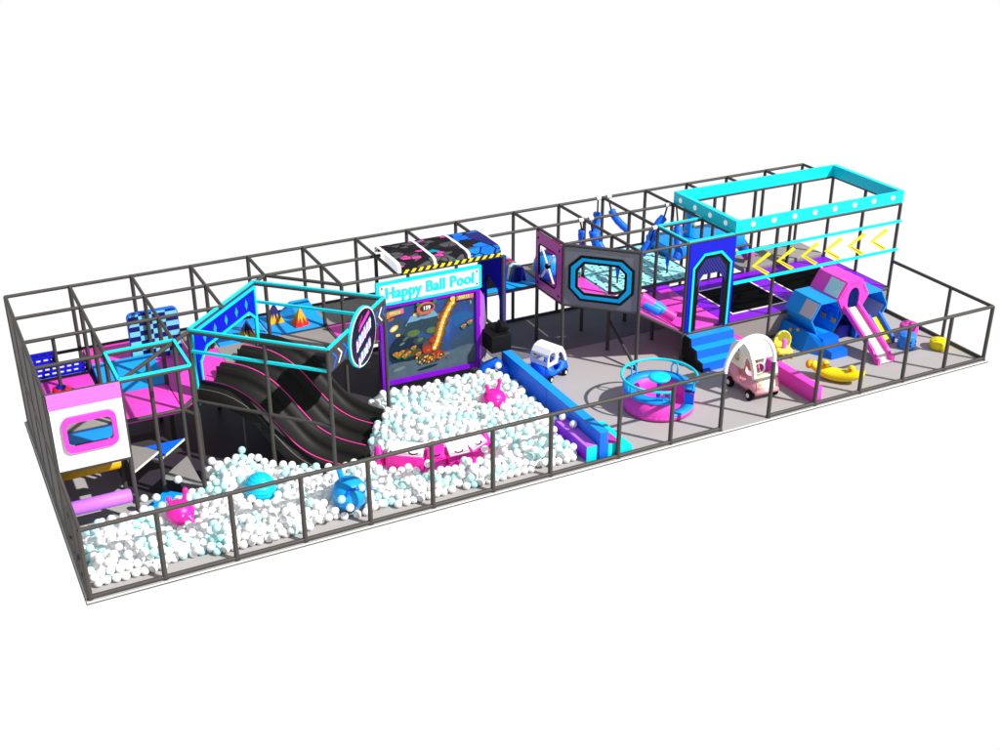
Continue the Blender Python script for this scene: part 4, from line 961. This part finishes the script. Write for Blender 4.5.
for x in (.3, .86):
    mb = MB(); mb.sphere((x, .34, 0), .085, yellow, 16, 10, Mx, (1, 1, .8)); mb.sphere((x, .34, .05), .045, ochre, 12, 8, Mx); e = mb.build('eye', sw)
    mb = MB(); mb.sphere((x, .35, .085), .026, red, 10, 6, Mx); mb.build('pupil', e)

# toddler chair
ch = thing('toddler_seat', 'pale yellow toddler seat with pink belt near the blue honeycomb house', 'seat', (15.58, -4.45, 0)); c0 = Vector((15.58, -4.45, 0))
mb = MB(); t = bmesh.new(); bmesh.ops.create_uvsphere(t, u_segments=20, v_segments=14, radius=1)
for v in list(t.verts):
    if v.co.y < -.25 and v.co.z > -.3: t.verts.remove(v)
for v in t.verts: v.co = Vector((v.co.x * .21, v.co.y * .14 + .03, .36 + v.co.z * .26))
mb.merge(t, lime, flat(c0, math.radians(-15)), True); o = mb.build('shell', ch); so = o.modifiers.new('s', 'SOLIDIFY'); so.thickness = .03
mb = MB(); mb.rbox((-.18, -.2, .12), (.18, .08, .24), lime, .04, flat(c0, math.radians(-15))); mb.build('seat_base', ch)
mb = MB(); mb.rbox((-.045, -.12, .22), (.045, -.03, .46), light_pink, .015, flat(c0, math.radians(-15))); mb.build('belt', ch)
mb = MB(); mb.rbox((-.24, -.16, .08), (-.17, .04, .34), ochre, .02, flat(c0, math.radians(-15))); mb.build('arm_rest', ch)
for sx in (-1, 1):
    mb = MB(); mb.tube([(c0.x + sx * .15, c0.y - .24, .05), (c0.x + sx * .15, c0.y, .02), (c0.x + sx * .15, c0.y + .2, .06)], .025, yellow, 8); mb.build('runner', ch)

# drum stools
def drum(x, y, r, h, m_, lab, fun=0):
    t = thing('drum_stool', lab, 'stool', (x, y, 0))
    mb = MB(); n = 40; pr = [(0, .0), (r * .88, 0), (r, .03), (r, h - .03), (r * .92, h), (0, h)]
    vs = []; fs = []
    for i in range(n):
        q = 2 * PI * i / n; k = 1 + .010 * math.cos(8 * q)
        for (a, z) in pr: vs.append((x + a * k * math.cos(q), y + a * k * math.sin(q), z))
    kk = len(pr)
    for i in range(n):
        for j in range(kk - 1): fs.append((i * kk + j, ((i + 1) % n) * kk + j, ((i + 1) % n) * kk + j + 1, i * kk + j + 1))
    mb.faces(vs, fs, m_, None, True); mb.build('body', t)
    mb = MB(); mb.tube([(x - r * .5, y, h), (x - r * .45, y, h + .03), (x + r * .45, y, h + .03), (x + r * .5, y, h)], .014, m_, 8); mb.build('grip', t)
    return t
drumblue = mat('drum_blue', (40, 140, 255), .4)
d = drum(18.42, -5.36, .2, .34, drumblue, 'blue drum stool with holes in front of the pink one')
for q in (-1.9, -1.1):
    for z in (.2, .12):
        mb = MB(); p = (18.42 + .19 * math.cos(q), -5.36 + .19 * math.sin(q), z); mb.sphere(p, .03, navy, 10, 6); mb.build('hole', d)
drum(18.86, -4.95, .21, .34, pink, 'pink drum stool behind the blue one')
drum(19.06, -5.72, .21, .2, yellow, 'low yellow drum stool by the right fence')

# ------------------------------------------------------------------ honeycomb house
hh = thing('honeycomb_playhouse', 'honeycomb toddler playhouse of blue and pink hexagon rooms with two slides and steps', 'playhouse', (17.4, -4.1, 0))
S6 = .46
def hexpts(cx, cz, s): return [(cx + s, cz), (cx + s / 2, cz + s * .866), (cx - s / 2, cz + s * .866), (cx - s, cz), (cx - s / 2, cz - s * .866), (cx + s / 2, cz - s * .866)]
HY0, HY1 = -4.5, -3.56
def hexroom(cx, cz, m_, skip=(), win=None, nm='hexagon_room', front=False, winm=frost):
    o6 = hexpts(cx, cz, S6); i6 = hexpts(cx, cz, S6 - .035)
    mb = MB()
    for k in range(6):
        if k in skip: continue
        a, b = o6[k], o6[(k + 1) % 6]; c, d = i6[(k + 1) % 6], i6[k]
        mb.faces([(p[0], y, p[1]) for y in (HY0, HY1) for p in (a, b, c, d)], [(0, 1, 2, 3), (7, 6, 5, 4), (0, 4, 5, 1), (1, 5, 6, 2), (2, 6, 7, 3), (3, 7, 4, 0)], m_)
    r = mb.build(nm, hh)
    if win is not None:
        for k, y0, y1 in win:
            a, b = Vector(o6[k]), Vector(o6[(k + 1) % 6]); nn = (a + b) / 2 - Vector((cx, cz)); nn.normalize(); a2 = a.lerp(b, .08) + nn * .004; b2 = a.lerp(b, .92) + nn * .004
            mb = MB(); mb.faces([(p.x, y, p.y) for y in (y0, y1) for p in (a2, b2)] + [(p.x + nn.x * .006, y, p.y + nn.y * .006) for y in (y0, y1) for p in (a2, b2)], [(4, 5, 7, 6), (0, 1, 5, 4), (2, 3, 7, 6), (0, 2, 6, 4), (1, 3, 7, 5)], winm); mb.build('window_pane', r)
    return r
hl = (16.75, .72); hp_ = (17.43, 1.12); hr = (18.08, .72)
hexroom(*hl, blue, (), [(2, -4.47, -4.05)]); rp = hexroom(*hp_, pink, (), [(2, -4.47, -4.02)], winm=glass_p); hexroom(*hr, blue, (), [(0, -4.4, -3.8)])
mb = MB(); i6 = hexpts(*hr, S6 - .05); a_, b_ = Vector(i6[0]), Vector(i6[5]); mb.faces([(p.x, y, p.y) for y in (-4.46, -3.75) for p in (a_.lerp(b_, .05), a_.lerp(b_, .95))], [(0, 1, 3, 2)], frost); mb.box((17.86, HY1 - .06, .5), (18.3, HY1 - .05, .92), frost); mb.build('inner_pane', hh)
# back walls of the rooms with climbing grid
gridb = MB(); i6 = hexpts(*hl, S6 - .03); gridb.plate(i6, [], .02, royal, frm((0, HY1 - .03, 0), (1, 0))); gridb.build('back_wall', hh)
gridb = MB(); i6 = hexpts(*hr, S6 - .03); gridb.plate(i6, [], .02, navy, frm((0, HY1 - .03, 0), (1, 0))); gridb.build('back_wall', hh)
fpn = hexpts(*hp_, S6 - .012)
arch_p = [(hp_[0] - .165, .84)] + [(hp_[0] - .165 * math.cos(PI * i / 12), 1.12 + .24 * math.sin(PI * i / 12)) for i in range(13)] + [(hp_[0] + .165, .84)]
mb = MB(); mb.plate(fpn, [arch_p], .03, pink, frm((0, HY0 - .016, 0), (1, 0))); mb.build('front_wall', hh)
mb = MB(); M = frm((0, HY0 - .034, 0), (1, 0)); ww = hexpts(*hp_, S6 - .07)
for (a, b) in ((1, 2), (0, 1), (2, 3)):
    p, q = Vector(ww[a]), Vector(ww[b]); ribbon(mb, [tuple(p.lerp(q, .2)), tuple(p.lerp(q, .8))], .022, 0, .004, magenta, M)
mb.build('groove_trim', hh)
# inner dividing grid panel with yellow squares
gb = MB(); ins = []
M = frm((17.08, HY0 + .02, 0), (0, 1))
for (u0, z0) in ((.08, .55), (.42, .55), (.08, .85), (.42, .85)): ins.append([(u0, z0), (u0 + .26, z0), (u0 + .26, z0 + .22), (u0, z0 + .22)])
gb.plate([(0, .45), (.9, .45), (.9, 1.15), (0, 1.15)], ins, .03, royal, M)
for (u0, z0) in ((.04, .5), (.38, .5), (.04, 1.02), (.38, 1.02)): gb.box((u0, z0, -.03), (u0 + .14, z0 + .12, -.016), ochre, M)
gb.build('climbing_grid', hh)
baseblue = mat('base_blue', (12, 125, 235), .5, .15)
# base body, flared left side with knobs
mb = MB(); yb0, yb1 = HY0 + .02, HY1 - .0
base = [(16.50, .36), (16.27, .44), (16.13, .0), (17.0, .0), (17.0, .34)]
mb.faces([(x, y, z) for y in (yb0, yb1) for x, z in base], [(0, 1, 2, 3, 4), (9, 8, 7, 6, 5), (0, 5, 6, 1), (1, 6, 7, 2), (2, 7, 8, 3), (3, 8, 9, 4), (4, 9, 5, 0)], baseblue)
mb.faces([(16.5, yb0, .36), (16.27, yb0, .44), (16.13, yb0, 0), (16.45, -5.0, 0), (16.47, -4.8, .3)], [(0, 1, 2, 3, 4)], baseblue); mb.build('base_block', hh)
mb = MB(); mb.box((17.01, -4.3, 0), (18.1, HY1, .3), navy); mb.build('base_block', hh)
mb = MB(); mb.box((17.72, -4.45, 0), (18.4, HY1, .33), royal); mb.build('base_block', hh)
for (x, y, z) in ((16.20, -3.95, .33), (16.24, -4.15, .40), (16.15, -4.05, .2)):
    mb = MB(); mb.sphere((x, y, z), .04, ochre, 12, 8, None, (1, 1, 1)); mb.build('knob', hh)
mb = MB(); sp = [(HY0, 0), (HY0, .36), (-4.78, .36), (-4.8, .18), (-5.1, .17), (-5.12, 0)]; n = len(sp)
vs = [(x, y, z) for x in (16.45, 16.9) for y, z in sp]; mb.faces(vs, [tuple(range(n)), tuple(range(n, 2 * n))] + [(j, (j + 1) % n, n + (j + 1) % n, n + j) for j in range(n)], royal); mb.build('front_steps', hh)
def chute(x0, x1, y0, z0, y1, railm, bedm, nm, rh=.12, curve=.0):
    mb = MB(); S = 12; P = []
    for i in range(S + 1):
        f = i / S; y = y0 + (y1 - y0) * f; z = z0 * (1 - f) + .03 - curve * math.sin(PI * f); z = max(.03, z)
        if f > .85: z = .035
        P.append((y, z))
    mb.faces([(x, y, z) for (y, z) in P for x in (x0 + .07, x1 - .07)], [(2 * i, 2 * i + 1, 2 * i + 3, 2 * i + 2) for i in range(S)], bedm); c_ = mb.build(nm, hh)
    for (a, b) in ((x0, x0 + .08), (x1 - .08, x1)):
        mb = MB(); vs = [(x, y, z + d) for (y, z) in P for (x, d) in ((a, -.03), (b, -.03), (b, rh), (a, rh))]; fs = []
        for i in range(S):
            for j in range(4): fs.append((i * 4 + j, i * 4 + (j + 1) % 4, (i + 1) * 4 + (j + 1) % 4, (i + 1) * 4 + j))
        fs += [(0, 1, 2, 3), tuple(S * 4 + j for j in (3, 2, 1, 0))]; mb.faces(vs, fs, railm); mb.build('slide_rail', c_, bevel=.015)
chute(17.16, 17.64, HY0 - .02, .84, -5.82, pink, white, 'pink_slide'); chute(17.98, 18.38, HY0 + .02, .42, -5.05, royal, yellow, 'yellow_slide')

# ------------------------------------------------------------------ ball pool toys
def hopper(x, y, z, r, rz, lab):
    t = thing('hopper_ball', lab, 'hopper ball', (x, y, z)); M = flat((x, y, z), rz)
    mb = MB(); mb.sphere((0, 0, 0), r, hot, 28, 18, M, (1, 1, .88)); mb.build('body', t)
    for s_ in (-1, 1):
        mb = MB(); mb.tube([(s_ * r * .5, .02, r * .6), (s_ * r * .66, .02, r * 1.0), (s_ * r * .74, .02, r * 1.35)], [.05, .035, .045], hot, 12, M); mb.sphere((s_ * r * .74, .02, r * 1.37), .05, hot, 12, 8, M); mb.build('horn', t)
    mb = MB(); mb.tube([(0, -r * .7, -r * .1), (.0, -r * 1.25, -r * .35)], [.1, .035], hot, 14, M); mb.build('snout', t)
    mb = MB(); mb.sphere((r * .35, -r * .78, r * .2), .028, white, 10, 6, M); mb.sphere((-r * .4, -r * .78, r * .2), .028, white, 10, 6, M); mb.build('eye', t)
    mb = MB(); mb.sphere((r * .36, -r * .86, r * .2), .014, black, 8, 6, M); mb.sphere((-r * .4, -r * .86, r * .2), .014, black, 8, 6, M); mb.build('pupil', t)
TOYS = [(1.78, -5.45, .40, .26), (8.5, -4.12, .40, .26), (3.26, -5.2, .36, .3), (4.62, -6.1, .38, .33)]
hopper(1.78, -5.42, .42, .25, .5, 'pink horned hopper ball in the front left of the ball pool')
hopper(8.5, -4.1, .42, .25, .35, 'pink horned hopper ball near the blue foam wall')
t = thing('ribbed_ball', 'large cyan ribbed ball lying in the ball pool', 'ball', (3.26, -5.2, .32))
mb = MB(); pr = []
for i in range(49):
    a = -PI / 2 + PI * i / 48; r = .285 * (1 + .022 * math.sin(a * 24)); pr.append((max(0, r * math.cos(a)), r * math.sin(a)))
mb.lathe(pr, cyan_rub, (0, 0, 0), 36, flat((3.26, -5.2, .37)) @ Matrix.Rotation(.12, 4, 'Y')); mb.build('shell', t)
t = thing('fish_ball', 'blue round climbing ball with a stalk and white spots in the ball pool', 'ball', (4.62, -6.1, .38)); c0 = Vector((4.62, -6.1, .38))
fishblue = mat('fish_blue_rubber', (0, 165, 255), .35, .4, 0, .04)
mb = MB(); mb.sphere(c0, .32, fishblue, 30, 20); mb.build('shell', t)
mb = MB(); mb.tube([c0 + Vector((-.1, .02, .22)), c0 + Vector((-.15, .04, .5))], .055, fishblue, 14); mb.build('stalk', t)
mb = MB(); mb.tube([c0 + Vector((.02 + .16 * math.cos(q), -.1 - .1 * abs(math.cos(q)) * 0 - .16 , .12 + .1 * math.sin(q))) for q in [PI * i / 8 for i in range(9)]], .03, royal, 8); mb.sphere(c0 + Vector((-.06, -.13, .16)), .13, royal, 14, 8, None, (1, .9, .45)); mb.build('mouth', t)
# pink sleeping-faces sofa
sf_ = thing('sleepy_sofa', 'pink segmented float with three sleeping white faces lying in the ball pool', 'float', (6.6, -5.7, .2))
cpts = [(5.86, -5.22, 28), (6.42, -5.66, 8), (6.78, -5.78, -6), (7.26, -5.72, -22)]
faces_ = [((5.7, -5.2), (6.28, -5.62), 1), ((6.3, -5.66), (6.62, -5.82), 2), ((6.68, -5.8), (7.12, -5.82), 1), ((7.14, -5.8), (7.56, -5.6), 1)]
blush = mat('blush_pink', (255, 150, 190), .5)
for (a, b, kind) in faces_:
    a = Vector(a); b = Vector(b); d = b - a; w = d.length; M = frm((a.x, a.y, .07), d)
    mb = MB(); mb.rbox((-.02, .05, -.36), (w + .02, .38, .08), hot, .05, M); sg_ = mb.build('segment', sf_)
    Mt = M @ Matrix.Translation((0, .385, .06)) @ Matrix.Rotation(-1.02, 4, 'X')
    mb = MB(); mb.rbox((.02, .0, -.04), (w - .02, .30, .02), hot if kind == 2 else white, .018, Mt); f_ = mb.build('face', sf_)
    mb = MB()
    if w > .5: ecs = (.16, w - .2)
    else: ecs = (w * .5,)
    for ec in ecs:
        mb = MB(); mb.tube([(ec - .085, .07, .023), (ec - .05, .04, .025), (ec, .03, .026), (ec + .05, .04, .025), (ec + .085, .07, .023)], .014, black, 6, Mt); mb.build('closed_eye', f_)

    mb = MB(); mb.prism([(.05, .012), (w - .05, .012), (w - .05, .05), (.05, .05)], .019, .0215, blush, Mt) if kind == 1 else mb.prism([(.0, .0), (.01, 0), (.01, .01)], .0, .001, hot, Mt); mb.build('blush', f_)
for (p, rz) in (((5.62, -5.1), .6), ((7.64, -5.5), -.4)):
    mb = MB(); mb.tube([(p[0], p[1], .15), (p[0], p[1] + .08, .34), (p[0], p[1] + .14, .5)], [.11, .1, .06], hot, 14); mb.build('arm', sf_)

# ------------------------------------------------------------------ balls (ballistic deposition)
random.seed(21)
BR = .073
def inpoly(x, y, P):
    c = False; n = len(P)
    for i in range(n):
        x1, y1 = P[i]; x2, y2 = P[(i + 1) % n]
        if (y1 > y) != (y2 > y) and x < (x2 - x1) * (y - y1) / (y2 - y1) + x1: c = not c
    return c
POOL = [(.1, -6.42), (.1, -4.85), (1.15, -4.72), (2.5, -4.5), (2.62, -3.75), (3.6, -3.6), (4.4, -4.3), (5.2, -5.0), (5.6, -4.6), (5.75, -3.9), (6.25, -3.3), (6.25, -2.75), (6.8, -2.62), (9.0, -2.6), (9.42, -3.0), (9.42, -5.2), (9.2, -5.3), (9.2, -6.40), (8.4, -6.36), (7.4, -6.46), (6.6, -6.36), (5.9, -6.46), (5.2, -6.34), (4.6, -6.38), (3.9, -6.34), (3.3, -6.5), (2.4, -6.42), (1.8, -6.32), (1.2, -6.38)]
def edge_d(x, y):
    m = 9
    n = len(POOL)
    for i in range(n):
        x1, y1 = POOL[i]; x2, y2 = POOL[(i + 1) % n]; dx, dy = x2 - x1, y2 - y1
        t = max(0, min(1, ((x - x1) * dx + (y - y1) * dy) / (dx * dx + dy * dy))); m = min(m, math.hypot(x - x1 - t * dx, y - y1 - t * dy))
    return m
grid = {}; balls = []
cell = BR * 2
def near(x, y):
    i, j = int(x // cell), int(y // cell)
    for a in (-1, 0, 1):
        for b in (-1, 0, 1):
            for k in grid.get((i + a, j + b), ()): yield balls[k]
def drop(x, y):
    for it in range(5):       # roll downhill a little
        best = BR; bb = None
        for (bx, by, bz) in near(x, y):
            d2 = (bx - x) ** 2 + (by - y) ** 2
            if d2 < 4 * BR * BR:
                z = bz + math.sqrt(4 * BR * BR - d2) * .93
                if z > best: best = z; bb = (bx, by, d2)
        if bb is None: break
        d = math.sqrt(bb[2]) + 1e-6
        if d > BR * 1.25: break
        nx = x + (x - bb[0]) / d * BR * .5; ny = y + (y - bb[1]) / d * BR * .5
        if not inpoly(nx, ny, POOL): break
        x, y = nx, ny
    return x, y, best
def ok_base(x, y, z):
    if not inpoly(x, y, POOL): return False
    s_ = Vector((x - PA[0], y - PA[1], 0)); a_ = s_.dot(U_); b_ = s_.dot(V_)
    if -.1 < a_ < WA + .1 and -.1 < b_ < 2.85: return False
    if any((x - tx) ** 2 + (y - ty) ** 2 + (z - tz) ** 2 < (tr + BR) ** 2 for tx, ty, tz, tr in TOYS): return False
    if z > .12 and (edge_d(x, y) < .1 or (5.55 < x < 7.7 and -6.05 < y < -5.0) or (1.15 < x < 2.45 and y > -4.75)): return False
    return True
for lay in range(2):
    yy = -6.5; row = 0
    while yy < -2.5:
        xx = .1 + (BR if row % 2 else 0) + lay * BR
        while xx < 9.45:
            x = xx + random.uniform(-.012, .012); y = yy + lay * .08 + random.uniform(-.012, .012); z = BR + lay * .118 + random.uniform(-.004, .008)
            if ok_base(x, y, z): balls.append((x, y, z)); grid.setdefault((int(x // cell), int(y // cell)), []).append(len(balls) - 1)
            xx += BR * 2.06
        yy += BR * 1.79; row += 1
tries = 0
while tries < 34000 and len(balls) < 9000:
    tries += 1
    x = random.uniform(0, 9.5); y = random.uniform(-6.6, -2.5)
    if not inpoly(x, y, POOL): continue
    x, y, z = drop(x, y)
    if z < BR: z = BR
    e = edge_d(x, y)
    lim = .18 + min(.21, e * .8) + .03 * math.sin(x * 3.1) + .03 * math.sin(y * 4 + x)
    if y > -4.6 and 6.2 < x: lim += .04
    if z > lim: continue
    if any((x - tx) ** 2 + (y - ty) ** 2 + (z - tz) ** 2 < (tr + BR) ** 2 for tx, ty, tz, tr in TOYS): continue
    # keep the sofa and the slides clear
    if 5.5 < x < 7.75 and -6.12 < y < -5.0 and z > .2: continue
    s_ = Vector((x - PA[0], y - PA[1], 0)); a_ = s_.dot(U_); b_ = s_.dot(V_)
    if -.1 < a_ < WA + .1 and -.1 < b_ < 2.85: continue
    if 1.15 < x < 2.45 and y > -4.75 and z > .14: continue
    balls.append((x, y, z)); grid.setdefault((int(x // cell), int(y // cell)), []).append(len(balls) - 1)
EXTRA = [(9.36, -5.4, .42), (9.4, -5.75, .42), (2.75, -3.85, .36), (.35, -5.0, .2), (.7, -4.95, .22), (1.05, -4.9, .25), (3.35, -3.78, .40), (1.55, -4.6, .32), (2.0, -4.4, .46), (9.2, -2.9, .5), (5.05, -5.2, .42), (1.35, -4.5, .3), (4.38, -6.36, .46), (4.5, -6.44, .3), (4.88, -6.34, .42), (4.76, -6.34, .58),
         (3.1, -5.5, .2), (8.3, -4.32, .42), (8.68, -4.35, .4), (1.85, -5.68, .3), (5.9, -5.75, .38), (6.25, -5.85, .42), (6.9, -6.05, .42), (7.4, -5.9, .45), (7.0, -6.2, .3)]
EXTRA = [e for e in EXTRA if e[2] < .63]
balls += [(x, y, z) for x, y, z in EXTRA]
colr = [(1 if random.random() < .19 else 0) for _ in balls]
# pick the 300 that show largest: rasterise from the photograph's side
CAM = Vector((-1.4607, -23.9287, 11.9353)); RXc, RZc = 1.1115, -.4709; FPX = 1231.7275
Rm = (Matrix.Rotation(RZc, 3, 'Z') @ Matrix.Rotation(RXc, 3, 'X')).transposed()
zb = {}
for k, b in enumerate(balls):
    q = Rm @ (Vector(b) - CAM); u = 500 + FPX * q.x / -q.z; v = 375 - FPX * q.y / -q.z; rr = FPX * BR / -q.z
    for iu in range(int(u - rr), int(u + rr) + 1):
        for iv in range(int(v - rr), int(v + rr) + 1):
            dd = (iu - u) ** 2 + (iv - v) ** 2
            if dd <= rr * rr:
                dep = -q.z - math.sqrt(max(0, rr * rr - dd)) / rr * BR
                if zb.get((iu, iv), (1e9, 0))[0] > dep: zb[(iu, iv)] = (dep, k)
cnt = {}
for d_, k in zb.values(): cnt[k] = cnt.get(k, 0) + 1
order = sorted(cnt, key=lambda k: -cnt[k]); big = set(order[:300])
print('balls', len(balls), 'visible', len(cnt))
def ballmesh(m_, nm):
    mb = MB(); mb.sphere((0, 0, 0), BR, m_, 18, 12); o = mb.build(nm, loc=(0, 0, 0)); return o
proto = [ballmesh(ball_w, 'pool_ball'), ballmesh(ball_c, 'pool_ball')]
LB = ['white plastic ball in the ball pool', 'pale cyan plastic ball in the ball pool']; GR = ['white balls in the ball pool', 'pale cyan balls in the ball pool']
used = [0, 0]
for k in sorted(big):
    c = colr[k]
    o = proto[c] if not used[c] else proto[c].copy()
    if used[c]: col.objects.link(o)
    used[c] = 1; o.location = balls[k]; tag(o, LB[c], 'ball', GR[c])
t = bmesh.new(); bmesh.ops.create_uvsphere(t, u_segments=14, v_segments=9, radius=BR); t.verts.index_update()
bv = [v.co.copy() for v in t.verts]; bf = [[v.index for v in f.verts] for f in t.faces]; t.free()
vs = []; fs = []; mi = []
for k, b in enumerate(balls):
    if k in big: continue
    o_ = len(vs); bb = Vector(b); vs += [tuple(v + bb) for v in bv]; fs += [[i + o_ for i in f] for f in bf]; mi += [colr[k]] * len(bf)
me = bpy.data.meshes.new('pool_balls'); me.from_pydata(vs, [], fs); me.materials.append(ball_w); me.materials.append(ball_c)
me.polygons.foreach_set('material_index', mi); me.polygons.foreach_set('use_smooth', [True] * len(fs)); me.update()
o = bpy.data.objects.new('pool_balls', me); col.objects.link(o); o['kind'] = 'stuff'; o['label'] = 'mass of white and pale cyan plastic balls filling the ball pool'; o['category'] = 'balls'

# ------------------------------------------------------------------ camera, light, world
cam = bpy.data.cameras.new('camera'); co = bpy.data.objects.new('camera', cam); col.objects.link(co)
co.location = CAM; co.rotation_euler = (RXc, 0, RZc); cam.sensor_width = 36; cam.sensor_fit = 'HORIZONTAL'; cam.lens = FPX * 36 / 1000; cam.clip_end = 500; cam.clip_start = .1
sc.camera = co
sun = bpy.data.lights.new('sun', 'SUN'); so = bpy.data.objects.new('sun', sun); col.objects.link(so)
sun.energy = 5.6; sun.angle = math.radians(1.0); sun.color = (1, .985, .955)
dirv = Vector((-.6 * 1, .8, -math.tan(math.radians(43)))); so.rotation_euler = dirv.to_track_quat('-Z', 'Y').to_euler(); so.location = (15, -20, 15)
w = bpy.data.worlds.new('World'); sc.world = w; w.use_nodes = True; nt = w.node_tree; bg = nt.nodes['Background']
tcn = nt.nodes.new('ShaderNodeTexCoord'); spn = nt.nodes.new('ShaderNodeSeparateXYZ'); nt.links.new(tcn.outputs['Generated'], spn.inputs[0])
cr_ = nt.nodes.new('ShaderNodeValToRGB'); cr_.color_ramp.elements[0].position = .0; cr_.color_ramp.elements[0].color = (1, 1, 1, 1); cr_.color_ramp.elements[1].position = .16; cr_.color_ramp.elements[1].color = (.40, .42, .44, 1)
nt.links.new(spn.outputs[2], cr_.inputs[0]); nt.links.new(cr_.outputs[0], bg.inputs[0]); bg.inputs[1].default_value = 1.0
sc.view_settings.view_transform = 'Standard'; sc.view_settings.look = 'None'; sc.view_settings.exposure = 0; sc.view_settings.gamma = 1
sc.render.engine = 'CYCLES'; sc.cycles.max_bounces = 6
